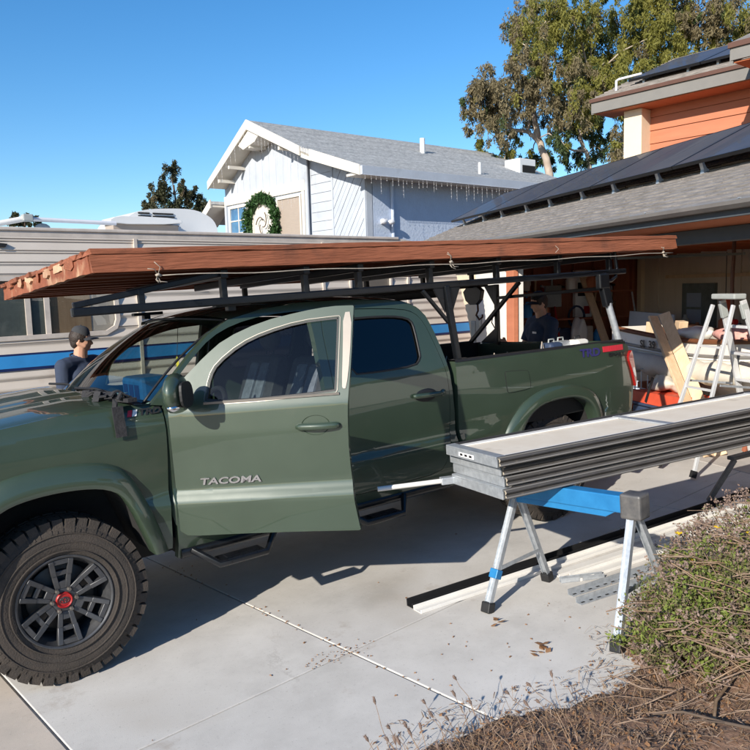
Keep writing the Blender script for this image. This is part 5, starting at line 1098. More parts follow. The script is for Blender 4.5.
t = gthing('fuel_can', 'red fuel can inside the wire cage', 'can', 5.66, 3.68); MB().box(-.08, .08, -.09, .09, 0, .55).build('body', M['orange_red'], t, bevel=.03); MB().tube([(0, .03, .55), (0, .03, .62)], .02, 10).build('spout', M['black'], t, 60)
# planks leaning beside the dinghy
for k in range(2):
    t = gthing('board', ['wider pale board leaning in front of the dinghy', 'narrow pale board leaning just behind the wider one'][k], 'board', 5.62 + .125 * k, 2.35 - .02 * k, 0, 'pale boards leaning in the garage mouth')
    mb = MB(); mb.bar((0, 0, 0), (-.05, .86, 1.36 + .02 * k), .12, .03, (.15 - .9 * k, -1, .3)); mb.build('plank', M['pine'], t, bevel=.004)
t = gthing('plywood_offcut', 'ragged pale plywood offcut standing behind the step ladder', 'plywood', 6.45, 1.9); mb = MB(); mb.prism([(-.16, 0), (.17, 0), (.12, .5), (.20, 1.02), (.02, 1.05), (-.04, .8), (-.2, .75)], lambda u, v: (.02 * v, u, v), (.018, 0, .0)); mb.build('sheet', M['pine'], t)
# step ladder
t = gthing('step_ladder', 'tall aluminium step ladder standing open before the garage', 'ladder', 5.45, 1.95, R(90)); H_ = 1.60
tw, bw_ = .13, .25
for s in (-1, 1):
    f = MB(); f.bar((s * bw_, -.55, 0), (s * tw, -.05, H_ - .06), .028, .058, (0, 1, 0)); r_ = f.build('front_rail', M['alu'], t, bevel=.004)
    MB().bar((s * bw_, -.555, 0), (s * bw_ * .995, -.53, .06), .04, .085, (0, 1, 0)).build('foot', M['black'], r_).location = (0, 0, 0)
    f = MB(); f.bar((s * bw_ * .95, .52, 0), (s * tw, .05, H_ - .10), .025, .034, (0, 1, 0)); r_ = f.build('rear_rail', M['alu'], t, bevel=.004)
    MB().bar((s * bw_ * .95, .525, 0), (s * bw_ * .945, .505, .06), .035, .05, (0, 1, 0)).build('foot', M['black'], r_).location = (0, 0, 0)
    MB().bar((s * .225, -.27, .74), (s * .215, .24, .80), .006, .02).build('spreader', M['galv'], t)
    MB().bar((s * (tw + .006), -.09, H_ - .22), (s * tw, -.05, H_ - .09), .036, .07, (0, 1, 0)).build('bracket', M['grey_box'], t, bevel=.006)
for k in range(5):
    q = (k + 1) / 6.0; y = -.55 + .5 * q; w_ = bw_ + (tw - bw_) * q - .014; z = (H_ - .06) * q
    MB().box(-w_, w_, y - .045, y + .04, z, z + .025).build('step', M['alu'], t, bevel=.004)
for k in range(3):
    q = (k + 1) / 4.0; y = .52 - .47 * q; w_ = bw_ + (tw - bw_) * q - .02; z = (H_ - .1) * q; MB().bar((-w_, y, z), (w_, y, z), .02, .02).build('cross_bar', M['alu'], t)
MB().box(-.15, .15, -.075, .06, H_ - .05, H_ + .0).build('top_cap', M['grey_box'], t, bevel=.012)
# a small folded stand and hanging pipe behind it
t = gthing('folding_stand', 'small white tubular folding stand behind the step ladder', 'stand', 5.9, 1.95)
for y in (-.16, .0, .16):
    MB().tube([(0, y - .05, 0), (.05, y + .03, .78)], .012, 8).build('tube', M['wire'], t, 60)
for z in (.2, .45, .70): MB().tube([(.015 + z * .06, -.2, z), (.015 + z * .06, .2, z)], .010, 8).build('rung', M['wire'], t, 60)
t = thing('hanging_pipe', 'dark pipe with a red fitting hanging from the garage ceiling', 'pipe', GAR, (7.0, 3.68, 1.40))
MB().tube([(0, 0, 0), (0, .02, .45), (0, 0, .98)], .022, 8).build('pipe', M['edge_brown'], t, 60); MB().tube([(0, -.06, .0), (0, .06, .0)], .035, 10).build('fitting', M['red'], t, 60)
t = thing('ceiling_bar', 'dark bar running along the garage ceiling to the hanging pipe', 'bar', GAR, (6.2, 4.0, 2.16)); MB().bar((-.3, .4, .03), (.8, -.5, .03), .03, .03).build('bar', M['steel_black'], t)
# shelves' contents along the side wall
def box_thing(name, label, cat, x, y, z, dx, dy, dz, m, rz=0., lid=None, grp=None, ground=False):
    t = gthing(name, label, cat, x, y, rz, grp) if ground else thing(name, label, cat, GAR, (x, y, z), rz, grp)
    MB().box(-dx / 2, dx / 2, -dy / 2, dy / 2, 0, dz).build('body', m, t, bevel=.012)
    if lid: MB().box(-dx / 2 - .008, dx / 2 + .008, -dy / 2 - .008, dy / 2 + .008, dz, dz + .025).build('lid', lid, t, bevel=.006)
    return t
e = box_thing('fuse_box', 'tall white electrical cabinet high on the dark red side wall', 'cabinet', 7.8, 8.36, 1.28, .34, .10, .84, M['white']); MB().box(-.12, .10, -.056, -.05, .38, .62).build('door', M['black'], e); MB().box(.0, .12, -.056, -.05, .06, .20).build('notice', M['red'], e)
e = box_thing('breaker_panel', 'small grey breaker box beside the white electrical cabinet', 'cabinet', 7.2, 8.36, 1.48, .32, .10, .38, M['grey_box']); MB().box(-.10, .10, -.056, -.05, .05, .30).build('door', M['grey_box'], e, bevel=.004)
e = box_thing('meter', 'grey round faced meter on the dark wall behind the man', 'meter', 6.62, 8.36, 1.78, .22, .1, .24, M['grey_box']); MB().lathe([(.001, -.08), (.07, -.08), (.08, -.05)], (0, 0, .12), (0, 1, 0), 20).build('dial', M['chrome'], e, 40)
for k, (x, z, dx, dz, m, nm_, lb) in enumerate(((5.95, 1.75, .3, .22, 'pine', 'carton', 'tan carton at the street end of the top shelf'), (6.35, 1.28, .36, .28, 'white', 'carton', 'white carton on the middle shelf'), (6.9, 1.28, .25, .2, 'orange', 'carton', 'orange brown carton on the middle shelf'), (7.25, .78, .4, .3, 'blue_dark', 'crate', 'dark blue crate on the low shelf'), (7.75, .78, .3, .35, 'canvas', 'carton', 'cream carton on the low shelf'), (8.2, 1.28, .3, .25, 'boatwood', 'carton', 'brown carton near the corner of the middle shelf'), (6.5, .78, .35, .28, 'grey_box', 'crate', 'grey crate on the low shelf'))):
    box_thing(nm_, lb, nm_, x, 8.26, z, dx, .22, dz, M[m], 0, M[m] if k % 2 else None, 'boxes on the garage shelves')
lump('bag', 'white plastic bag with a red print hanging below the grey box', 'bag', (7.55, 8.05, .80), (.14, .12, .26), M['white'], 8, .18)
t = gthing('board', 'raw pine board leaning against the side wall behind the man', 'board', 8.05, 7.5, 0, 'pine boards leaning on the side wall'); MB().bar((0, 0, 0), (-.28, .85, 2.0), .14, .035, (0, 1, 0)).build('plank', M['pine'], t, bevel=.004)
t = gthing('board', 'red brown board leaning next to the raw pine board', 'board', 8.3, 7.6, 0, 'pine boards leaning on the side wall'); MB().bar((0, 0, 0), (-.18, .75, 2.05), .12, .035, (0, 1, 0)).build('plank', M['redwood'], t, bevel=.004)
t = gthing('panel_sheet', 'pale grey sheet standing against the garage corner', 'sheet', 8.0, 6.82); MB().prism([(-.58, 0), (.58, 0), (.58, 1.29), (-.58, 1.26)], lambda u, v: (.10 * v, u, v), (.03, 0, 0)).build('sheet', M['nb_stucco'], t, bevel=.004)
t = gthing('workbench', 'dark workbench cluttered with bottles under the garage window', 'bench', 8.6, 4.6)
MB().box(-.3, .35, -2.2, 2.0, .82, .87).build('top', M['stud'], t)
for x in (-.25, .3):
    for y in (-2.1, -.1, 1.9): MB().box(x - .04, x + .04, y - .04, y + .04, 0, .82).build('leg', M['stud'], t)
rg = random.Random(77)
cl = [('red', 'bottle'), ('orange_red', 'can'), ('white', 'jar'), ('blue_dark', 'can'), ('orange', 'can'), ('boatwood', 'jar'), ('grey_box', 'can')]
words = ['red', 'orange red', 'white', 'dark blue', 'rust coloured', 'brown', 'grey']
for k in range(14):
    y = 2.6 + .29 * k; m_, nm_ = cl[k % 7]; h = rg.uniform(.14, .30); r_ = rg.uniform(.04, .08)
    t = thing(nm_, '%s %s on the workbench, %s' % (words[k % 7], nm_, 'towards the street end' if k < 7 else 'towards the back corner'), nm_, GAR, (8.5 + rg.uniform(-.1, .2), y, gf(GAR, 8.6, 4.6) + .878), 0, 'bottles and cans on the workbench')
    MB().lathe([(.001, 0), (r_, 0), (r_, h * .7), (r_ * .45, h * .85), (r_ * .4, h), (.001, h)], n=14, ax=(0, 0, 1)).build('body', M[m_], t, 40)
t = thing('lantern', 'red orange lantern hanging near the garage back window', 'lantern', GAR, (8.7, 5.8, 1.40)); mb = MB(); mb.lathe([(.001, 0), (.06, .0), (.09, .05), (.09, .16), (.05, .22), (.001, .23)], ax=(0, 0, 1), n=16); mb.build('body', M['orange_red'], t, 40); MB().tube([(0, 0, .22), (0, 0, .9)], .006).build('hook', M['black'], t)
t = thing('shop_lamp', 'red shop lamp above the step ladder in the dark garage', 'lamp', GAR, (7.2, 3.3, 1.62)); MB().lathe([(.001, .2), (.05, .19), (.16, .0), (.14, .0), (.04, .17)], ax=(0, 0, 1), n=18).build('shade', M['red'], t, 40); MB().tube([(0, 0, .2), (0, 0, .72)], .006).build('cord', M['black'], t)

# more clutter along the side wall: tools hung on the studs, jugs and coils on the shelves
rg = random.Random(41)
names = [('coil', 'orange', 'rust orange coil of cord hung on the studs'), ('coil', 'rope', 'pale coil of rope hung on the studs'), ('coil', 'blue_dark', 'dark blue coil of hose hung on the studs')]
for k, (nm_, m_, lb) in enumerate(names):
    t = thing('cord_coil', lb, 'cord coil', GAR, (6.15 + .75 * k, 8.33, 1.05 + .12 * k), 0, 'coils hung on the garage studs'); mb = MB()
    for j in range(4): mb.tube([((.13 + .012 * j) * math.cos(a), -.02 * j * .5, (.17 + .01 * j) * math.sin(a)) for a in [6.283 * i / 20 for i in range(20)]], .012, 6, closed=True)
    mb.build('loops', M[m_], t, 180)
for k, (x, z, m_, lb) in enumerate(((6.05, .78, 'orange_red', 'orange red jug at the street end of the low shelf'), (6.25, .78, 'white', 'white jug beside the orange red one'), (8.05, .78, 'rv_blue', 'blue jug on the low shelf towards the corner'), (6.65, 1.28, 'rv_blue', 'blue jug on the middle shelf'), (7.5, 1.75, 'white', 'white jug on the top shelf'), (7.9, 1.75, 'orange', 'rust coloured jug on the top shelf near the corner'), (6.6, 1.75, 'canvas', 'cream jug on the top shelf'))):
    t = thing('jug', lb, 'jug', GAR, (x, 8.24, z + .031), 0, 'jugs on the garage shelves'); MB().lathe([(.001, 0), (.085, 0), (.09, .03), (.09, .17), (.05, .24), (.03, .25), (.03, .28), (.001, .28)], ax=(0, 0, 1), n=16).build('body', M[m_], t, 50); MB().tube([(.06, 0, .21), (.11, 0, .19), (.11, 0, .10), (.085, 0, .07)], .011, 6).build('handle', M[m_], t, 60)
for k, (x, y0_, h, m_, lb) in enumerate(((6.9, 7.9, 1.5, 'pine', 'tan broom handle leaning by the grey breaker box'), (7.1, 7.95, 1.45, 'red', 'red handled tool leaning by the grey breaker box'), (8.55, 7.8, 1.6, 'galv', 'steel pipe leaning near the garage corner'))):
    t = gthing('handle', lb, 'tool handle', x, y0_ - .3, 0, 'long handles leaning on the side wall'); MB().tube([(0, 0, 0), (.06, .55, h)], .016, 8).build('shaft', M[m_], t, 60); MB().bar((-.10, 0, .03), (.10, 0, .03), .05, .06).build('head', M['stud'], t, bevel=.01)

# small tools hung in rows on the side wall and things piled under the shelves
cl2 = [('red', 'red'), ('grey_box', 'grey'), ('orange', 'rust orange'), ('galv', 'bare steel'), ('white', 'white'), ('rv_blue', 'blue'), ('pine', 'wooden')]
for k in range(16):
    m_, wd_ = cl2[k % 7]; x = 5.85 + .17 * k; z = 2.02 - .16 * (k % 2); h = rg.uniform(.18, .34)
    t = thing('hand_tool', '%s hand tool on the garage side wall, %s row, %s half' % (wd_, 'lower' if k % 2 else 'upper', 'street' if k < 8 else 'inner'), 'hand tool', GAR, (x, 8.37, z - h), 0, 'hand tools hung on the garage wall')
    MB().bar((0, 0, 0), (rg.uniform(-.03, .03), 0, h), .03, .025, (0, 1, 0)).build('handle', M[m_], t); MB().bar((-.06, 0, h), (.06, 0, h - rg.uniform(0, .05)), .05, .035).build('head', M['galv' if k % 3 else 'black'], t)
for k, (x, y, dx, dz, m_, lb) in enumerate(((6.3, 7.7, .5, .42, 'pine', 'raw wooden crate on the garage floor at the street end'), (7.0, 7.75, .42, .55, 'white', 'white lidded tub on the garage floor'), (6.4, 7.6, .36, .32, 'rv_blue', 'blue lidded tub on top of the raw wooden crate'), (7.6, 7.55, .4, .45, 'orange', 'rust coloured carton on the garage floor by the leaning boards'), (7.55, 7.5, .34, .28, 'canvas', 'cream carton on top of the rust coloured carton'))):
    zz = 0 if k not in (2, 4) else (.43 if k == 2 else .46); b_ = gthing('crate' if k < 2 else 'carton', lb, 'box', x, y, .1 * k, 'boxes piled on the garage floor', zz); MB().box(-dx / 2, dx / 2, -.2, .2, 0, dz).build('body', M[m_], b_, bevel=.015)
# ------------------------------------------------------------------ people
def person(label, loc, rz, hyaw, hpitch, armR, armL, capm, H=1.78, cap_back=False):
    """arm: (shoulder->elbow vector, elbow->wrist vector, finger direction, palm normal); local frame faces +X, left is +Y"""
    base = DRV @ V3(loc); t = thing('person', label, 'person', WLD, base, rz)
    S = H / 1.78; k = lambda *p: Vector(p) * S
    HR = Matrix.Rotation(hyaw, 3, 'Z') @ Matrix.Rotation(hpitch, 3, 'Y'); NK = k(.0, 0, 1.52); hd = lambda x, y, z: NK + HR @ ((k(x, y, z) - k(0, 0, 1.52)) * .88)
    b = MB()
    def ball(p, r, rot=None): b.ball(p, tuple(q * S for q in r), 16, 10, rot)
    ball(k(-.01, 0, .98), (.115, .165, .13)); ball(k(0, 0, 1.12), (.10, .142, .13)); ball(k(.0, 0, 1.29), (.115, .165, .17)); ball(k(.045, .075, 1.31), (.07, .08, .075)); ball(k(.045, -.075, 1.31), (.07, .08, .075))
    b.caps(k(-.01, -.14, 1.425), k(-.01, .14, 1.425), .062 * S, .062 * S); b.caps(k(-.02, 0, 1.40), k(-.02, .0, 1.47), .085 * S, .06 * S); b.caps(k(-.015, 0, 1.44), hd(.0, 0, 1.585), .062 * S, .055 * S)
    for s in (-1, 1):
        b.caps(k(-.01, s * .092, .92), k(.015, s * .10, .50), .088 * S, .058 * S); b.caps(k(.012, s * .10, .50), k(-.02, s * .105, .085), .056 * S, .040 * S); ball(k(-.012, s * .10, .36), (.055, .05, .12)); b.caps(k(-.045, s * .105, .042), k(.14, s * .125, .034), .042 * S, .034 * S)
    S0, S = S, S * .88
    # head: skull, face, jaw, nose, brow, cheeks, lips, ears
    ball(hd(-.012, 0, 1.685), (.098, .077, .105), HR); ball(hd(.028, 0, 1.65), (.066, .064, .085), HR); ball(hd(.036, 0, 1.592), (.052, .05, .042), HR); b.caps(hd(.075, -.012, 1.575), hd(.075, .012, 1.575), .020 * S, .020 * S)
    b.caps(hd(.088, 0, 1.668), hd(.112, 0, 1.628), .011 * S, .015 * S); b.caps(hd(.080, -.03, 1.69), hd(.080, .03, 1.69), .014 * S, .014 * S)
    for s in (-1, 1):
        ball(hd(.055, s * .042, 1.635), (.03, .02, .028), HR); b.caps(hd(-.008, s * .076, 1.665), hd(-.012, s * .080, 1.635), .016 * S, .011 * S); b.caps(hd(.094, s * .0, 1.605), hd(.088, s * .022, 1.603), .0095 * S, .006 * S); b.caps(hd(.094, 0, 1.593), hd(.087, s * .020, 1.595), .010 * S, .006 * S); b.caps(hd(.05, s * .055, 1.60), hd(-.02, s * .066, 1.625), .022 * S, .022 * S)
    S = S0
    sh = MB(); P = {}
    for s, arm in ((-1, armR), (1, armL)):
        q0 = k(-.012, s * .185, 1.412); q1 = q0 + V3(arm[0]).normalized() * .285 * S; q2 = q1 + V3(arm[1]).normalized() * .255 * S
        b.caps(q0, q1, .050 * S, .039 * S); b.caps(q1, q2, .040 * S, .026 * S); ball(q1.lerp(q2, .28), (.042, .042, .042))
        f = V3(arm[2]).normalized(); n = V3(arm[3]).normalized(); n = (n - f * n.dot(f)).normalized(); w_ = f.cross(n) * (1 if s > 0 else -1)
        pc = q2 + f * .055 * S
        b.caps(q2, pc, .026 * S, .026 * S)
        for j in range(4):
            o = (j - 1.5) * .019 * S; a = q2 + f * .088 * S + w_ * o; b.caps(q2 + f * .02 * S + w_ * o * .6, a, .014 * S, .0115 * S)
            L = (.040, .046, .043, .034)[j] * S; d1 = (f + n * .45).normalized(); d2 = (f * .6 + n * .9).normalized(); d3 = (f * .1 + n).normalized()
            p1 = a + d1 * L; p2 = p1 + d2 * L * .65; p3 = p2 + d3 * L * .5
            b.caps(a, p1, .0105 * S, .0095 * S, 8); b.caps(p1, p2, .0095 * S, .0085 * S, 8); b.caps(p2, p3, .0085 * S, .0072 * S, 8)
        th = q2 + f * .030 * S - w_ * .026 * S; t1 = th + (f * .7 - w_ * .7 + n * .3).normalized() * .040 * S; t2 = t1 + (f + n * .6).normalized() * .034 * S
        b.caps(q2 + f * .018 * S, th, .018 * S, .016 * S, 8); b.caps(th, t1, .0145 * S, .0115 * S, 8); b.caps(t1, t2, .0115 * S, .009 * S, 8)
        P[s] = (q0, q1, q2, f, n)
    body = remesh(b, .0062 * S, 'body', M['skin'], t, 3, .45)
    # t-shirt over the same forms
    def sball(p, r): sh.ball(p, tuple(q * S for q in r), 16, 10)
    sball(k(-.01, 0, .99), (.140, .188, .12)); sball(k(0, 0, 1.12), (.130, .172, .15)); sball(k(.0, 0, 1.29), (.134, .182, .165)); sball(k(.05, .075, 1.31), (.078, .09, .085)); sball(k(.05, -.075, 1.31), (.078, .09, .085))
    sh.caps(k(-.012, -.15, 1.418), k(-.012, .15, 1.418), .074 * S, .074 * S); sh.caps(k(-.02, 0, 1.40), k(-.022, 0, 1.452), .098 * S, .078 * S)
    for s in (-1, 1):
        q0, q1 = P[s][0], P[s][1]; e = q0.lerp(q1, .72); sh.caps(k(-.012, s * .15, 1.405), q0, .075 * S, .072 * S); sh.tube([q0, q0.lerp(q1, .4), e], [.070 * S, .066 * S, .064 * S], 14)
    rr = random.Random(int(loc[0] * 10))
    for _ in range(9):       # folds
        a = rr.uniform(0, 6.28); z = rr.uniform(1.0, 1.3); c = k(.125 * math.cos(a), .17 * math.sin(a), z); sh.caps(c, c + k(rr.uniform(-.03, .03), rr.uniform(-.06, .06), rr.uniform(.05, .14)), .020 * S, .012 * S, 8)
    so = remesh(sh, .0085 * S, 't_shirt', M['shirt'], t, 4, .5)
    MB().tube([k(-.02 + .074 * math.cos(a), .078 * math.sin(a), 1.474 - .035 * math.cos(a) - .0) for a in [2 * math.pi * i / 24 for i in range(24)]], .008 * S, 6, closed=True).build('collar', M['shirt'], so, 180)
    MB().box(.128 * S, .134 * S, .05 * S, .12 * S, 1.315 * S, 1.335 * S).build('chest_print', M['white_print'], so)
    j = MB(); j.ball(k(-.01, 0, .97), (.125 * S, .174 * S, .12 * S), 16, 10)
    for s in (-1, 1): j.tube([k(-.01, s * .092, .95), k(.0, s * .098, .72), k(.015, s * .10, .50), k(-.01, s * .104, .25), k(-.02, s * .108, .06)], [.102 * S, .092 * S, .076 * S, .070 * S, .068 * S], 14)
    remesh(j, .011 * S, 'trousers', M['jeans'], t, 4, .5)
    for s in (-1, 1): f = MB(); f.caps(k(-.05, s * .105, .048), k(.15, s * .127, .042), .052 * S, .045 * S); f.box(-.10 * S, .2 * S, (s * .112 - .05) * S, (s * .112 + .05) * S, 0, .022 * S); remesh(f, .009 * S, 'shoe', M['shoe'], t, 3)
    S = S0 * .88
    # hair, cap, eyes, brows
    h = MB(); h.ball(hd(-.022, 0, 1.685), (.100 * S, .084 * S, .100 * S), 18, 12, HR); h.ball(hd(-.05, 0, 1.63), (.062 * S, .070 * S, .07 * S), 16, 10, HR)
    for s in (-1, 1): h.caps(hd(.012, s * .074, 1.70), hd(.012, s * .073, 1.645), .012 * S, .008 * S)
    remesh(h, .0075 * S, 'hair', M['hair'], t, 2)
    c = MB(); pr = [(.001, .106), (.035, .103), (.062, .092), (.083, .068), (.094, .034), (.098, .0), (.098, -.016), (.092, -.016), (.088, .02), (.001, .095)]
    for a in range(1): 
        vs = []; n = 28
        for r_, z in pr:
            for i in range(n): an = 2 * math.pi * i / n; vs.append(hd(-.012 + r_ * 1.06 * math.cos(an), r_ * .88 * math.sin(an), 1.712 + z))
        c.add(vs, [(i * n + q, i * n + (q + 1) % n, (i + 1) * n + (q + 1) % n, (i + 1) * n + q) for i in range(len(pr) - 1) for q in range(n)])
    co = c.build('cap', capm, t, 60)
    br = MB(); sg = -1 if cap_back else 1
    for zz in (0, 1): pass
    def brim(a, bb, dz): an = (a - .5) * 2.2; r_ = .078 + .112 * bb * math.cos(an * .62); return hd(-.012 + sg * r_ * 1.06 * math.cos(an) , r_ * .92 * math.sin(an) * (1 - .12 * bb), 1.706 + dz - .018 * bb - .030 * (an / 1.1) ** 2)
    br.grid(14, 6, lambda a, bb: brim(a, bb, 0)); br.grid(14, 6, lambda a, bb: brim(a, bb, .006)); br.build('brim', capm, co, 60)
    MB().ball(hd(-.012, 0, 1.818), .008 * S, 8, 6).build('cap_button', capm, co)
    for s in (-1, 1):
        MB().ball(hd(.078, s * .032, 1.664), (.011 * S, .013 * S, .008 * S), 10, 8, HR).build('eye', M['eye'], t, 180); MB().ball(hd(.0865, s * .032, 1.664), .0042 * S, 8, 6).build('iris', M['iris'], t)
        MB().caps(hd(.090, s * .018, 1.688), hd(.080, s * .046, 1.688), .0042 * S, .0034 * S, 6).build('eyebrow', M['hair'], t)
    return t
dn = ((.08, -.10, -1), (.20, -.02, -1), (.12, 0, -1), (0, 1, 0))
person('man in a charcoal cap and navy t-shirt standing beyond the truck bonnet', (.90, 3.15, 0), R(-62), R(38), R(6), dn, ((.10, .10, -1), (.35, -.05, -1), (.2, 0, -1), (0, -1, 0)), M['cap'], 1.82)
m2 = person('man in a black cap and navy t-shirt working behind the truck bed', (5.22, 1.74, 0), R(164), R(-4), R(14), ((.35, -.10, -1), (1, .25, .25), (1, .1, .3), (0, 1, -.2)), ((.25, .22, -1), (1, -.35, .12), (1, -.2, .25), (0, -1, -.3)), M['cap_black'], 1.80)
q = m2.matrix_world @ Vector((.52, .0, 1.22))
q.z += .02; tl = thing('cordless_tool', 'dark hand tool with pale cord held by the man at the truck bed', 'tool', WLD, q, R(160))
MB().box(-.03, .05, -.03, .03, -.05, .05).build('body', M['blue_dark'], tl, bevel=.012); MB().tube([(.0, 0, .04), (.02, .02, .14), (.05, -.02, .22), (.02, -.05, .28), (-.02, 0, .30)], .006, 6).build('cord', M['rope'], tl, 60)
# loose straps and tools showing over the bed side
bd = thing('ratchet_straps', 'tangle of pale straps and tools lying in the truck bed', 'straps', DRV, (3.6, .6, .842)); rg = random.Random(9); mb = MB()
for k in range(16):
    x = rg.uniform(-.8, .6); y = rg.uniform(-.35, .3); a = rg.uniform(-.6, .6); P = [(x + s * .28 * math.cos(a), y + s * .2 * math.sin(a), .01 + (.36 + rg.uniform(0, .14)) * math.sin(math.pi * s)) for s in (0, .25, .5, .75, 1)]; mb.tube(P, .005, 5)
mb.build('strap', M['rope'], bd, 60)
for k, (x, y, m_, lb) in enumerate(((4.22, .50, 'galv', 'shiny metal clamp at the tail of the truck bed'), (4.05, .45, 'blue_dark', 'dark blue case at the tail of the truck bed'), (4.34, .42, 'white', 'white canister at the tail of the truck bed'))):
    o = thing(['clamp', 'case', 'canister'][k], lb, ['clamp', 'case', 'canister'][k], DRV, (x, y, .842)); MB().box(-.08, .08, -.07, .07, 0, .49).build('body', M[m_], o, bevel=.03); MB().tube([(-.035, 0, .48), (-.03, 0, .515), (.03, 0, .515), (.035, 0, .48)], .007, 8).build('handle', M['grey_box' if k != 2 else 'black'], o, 60)
# things inside the cab
bg = thing('storage_bag', 'bright blue bag lying on the passenger side of the dashboard', 'bag', DRV, (.93, 1.35, 1.13)); mb = MB(); mb.box(-.10, .12, -.22, .22, 0, .27); mb.build('body', M['blue_bag'], bg, bevel=.03)
for y in (-.12, .0, .12): MB().box(-.104, -.1, y - .045, y + .045, .04, .22).build('panel', M['rv_navy'], bg)
af = thing('air_freshener', 'yellow and red tag hanging behind the windscreen', 'air freshener', DRV, (1.02, .93, 1.42)); MB().ball((0, 0, .06), (.004, .025, .05), 12, 8).build('card', mat('yellow_card', (.6, .5, .05), .6), af); MB().ball((0, 0, -.01), (.004, .02, .025), 12, 8).build('card', M['red_print'], af); MB().tube([(0, 0, .1), (.03, 0, .32)], .002, 4).build('cord', M['black'], af)
# ------------------------------------------------------------------ trees
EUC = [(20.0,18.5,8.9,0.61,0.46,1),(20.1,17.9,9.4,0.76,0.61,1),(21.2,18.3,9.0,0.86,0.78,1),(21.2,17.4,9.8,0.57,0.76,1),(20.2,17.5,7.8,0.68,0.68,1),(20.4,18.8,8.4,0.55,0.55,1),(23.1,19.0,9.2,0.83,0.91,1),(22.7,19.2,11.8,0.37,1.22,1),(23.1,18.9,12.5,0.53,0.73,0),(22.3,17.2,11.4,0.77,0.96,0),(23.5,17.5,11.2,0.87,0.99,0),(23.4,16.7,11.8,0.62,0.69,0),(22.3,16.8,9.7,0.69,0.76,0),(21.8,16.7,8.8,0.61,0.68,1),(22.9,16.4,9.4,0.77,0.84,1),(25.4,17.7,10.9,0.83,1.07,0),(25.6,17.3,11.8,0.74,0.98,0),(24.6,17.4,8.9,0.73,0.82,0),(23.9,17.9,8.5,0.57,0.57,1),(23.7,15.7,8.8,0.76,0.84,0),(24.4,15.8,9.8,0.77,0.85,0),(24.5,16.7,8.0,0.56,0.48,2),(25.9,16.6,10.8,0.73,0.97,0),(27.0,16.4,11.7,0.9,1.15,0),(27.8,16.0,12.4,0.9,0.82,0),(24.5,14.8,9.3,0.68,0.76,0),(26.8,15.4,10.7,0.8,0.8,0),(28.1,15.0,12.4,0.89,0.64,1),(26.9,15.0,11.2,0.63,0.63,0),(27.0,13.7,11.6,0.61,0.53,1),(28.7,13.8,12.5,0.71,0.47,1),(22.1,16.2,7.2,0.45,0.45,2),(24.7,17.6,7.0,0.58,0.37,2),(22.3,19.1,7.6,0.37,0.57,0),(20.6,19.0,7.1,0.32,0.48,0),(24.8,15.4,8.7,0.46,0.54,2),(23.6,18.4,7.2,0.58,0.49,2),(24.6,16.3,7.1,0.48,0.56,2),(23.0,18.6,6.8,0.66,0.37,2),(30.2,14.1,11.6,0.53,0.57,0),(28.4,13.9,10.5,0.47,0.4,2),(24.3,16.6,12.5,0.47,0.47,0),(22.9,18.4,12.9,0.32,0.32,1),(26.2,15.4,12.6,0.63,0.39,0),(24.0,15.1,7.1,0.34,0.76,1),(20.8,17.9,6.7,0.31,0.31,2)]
SMALL = [(11.3,28.3,6.8,0.38,0.56,0),(11.3,26.8,6.1,0.37,0.41,0),(10.3,27.5,6.0,0.37,0.37,0),(11.2,27.9,5.8,0.76,0.47,0),(11.8,26.9,5.7,0.38,0.38,0),(10.3,28.4,5.6,0.34,0.25,0),(12.0,27.0,5.2,0.38,0.42,0),(10.7,27.7,5.2,0.75,0.38,0)]
TINY = [(6.8,36.3,5.6,0.38,0.24,0),(7.1,35.0,5.4,0.28,0.19,0),(6.4,35.8,5.4,0.28,0.14,0)]
t1 = [(22.9,17.4,5.8),(22.8,17.6,6.8),(22.6,17.9,7.8),(22.6,18.1,8.9),(22.8,18.0,9.6),(23.1,17.9,10.3)]; l1 = [(22.6,17.9,7.6),(22.3,18.1,7.9),(21.8,18.5,8.0)]; l1b = [(22.3,18.1,7.9),(22.4,18.1,8.4),(22.4,18.2,8.9)]; l2 = [(22.6,18.1,8.9),(23.1,17.8,9.7),(23.5,17.7,10.6)]; t2 = [(24.2,16.5,6.0),(24.2,16.7,6.9),(24.0,16.9,7.6),(24.2,16.9,8.7),(24.5,16.8,9.9)]; l3 = [(24.1,16.7,7.1),(23.8,17.0,7.1),(23.5,17.2,7.2)]; t3 = [(25.2,15.9,6.3),(25.3,15.9,7.1),(25.5,15.9,8.1)]; t4 = [(28.5,14.0,9.9),(28.7,14.1,11.0),(28.8,14.1,11.9)]; l4 = [(28.7,14.1,10.9),(28.4,14.3,11.3),(28.2,14.5,11.5)]
_r = random.Random(55)
EUC += [(a + (_r.uniform(-.9, .9) if a > 22 else _r.uniform(.1, .7)), b + (_r.uniform(-1.2, 1.2) if a > 22 else _r.uniform(-.9, -.1)), c + _r.uniform(-.8, .8), d * 1.05, e * 1.05, k) for j_, (a, b, c, d, e, k) in enumerate(EUC) if c > 8 and j_ % 2]
EUC += [(26.4, 14.6, 9.6, .9, .9, 0), (27.4, 14.3, 10.2, .9, .8, 0), (29.2, 13.2, 11.2, .9, .9, 0), (30.2, 13.0, 12.0, .9, .8, 1), (29.8, 12.6, 10.4, .8, .7, 0), (28.3, 14.2, 11.6, .9, .8, 0), (26.0, 15.0, 11.3, .9, .9, 0)]
LM = [leafmat('olive_leaf', (.18, .18, .034), (.33, .31, .08), .45, 1.2), leafmat('greyed_leaf', (.15, .125, .07), (.27, .22, .12), .35, 1.2), leafmat('deep_leaf', (.045, .075, .03), (.10, .13, .045), .3, 1.2)]  # deep green puts lower inner crown shade into colour; elsewhere it varies sprays
rg = random.Random(31)
def gtree(name, label, base, grp=None): return thing(name, label, 'tree', WLD, base, 0, grp)
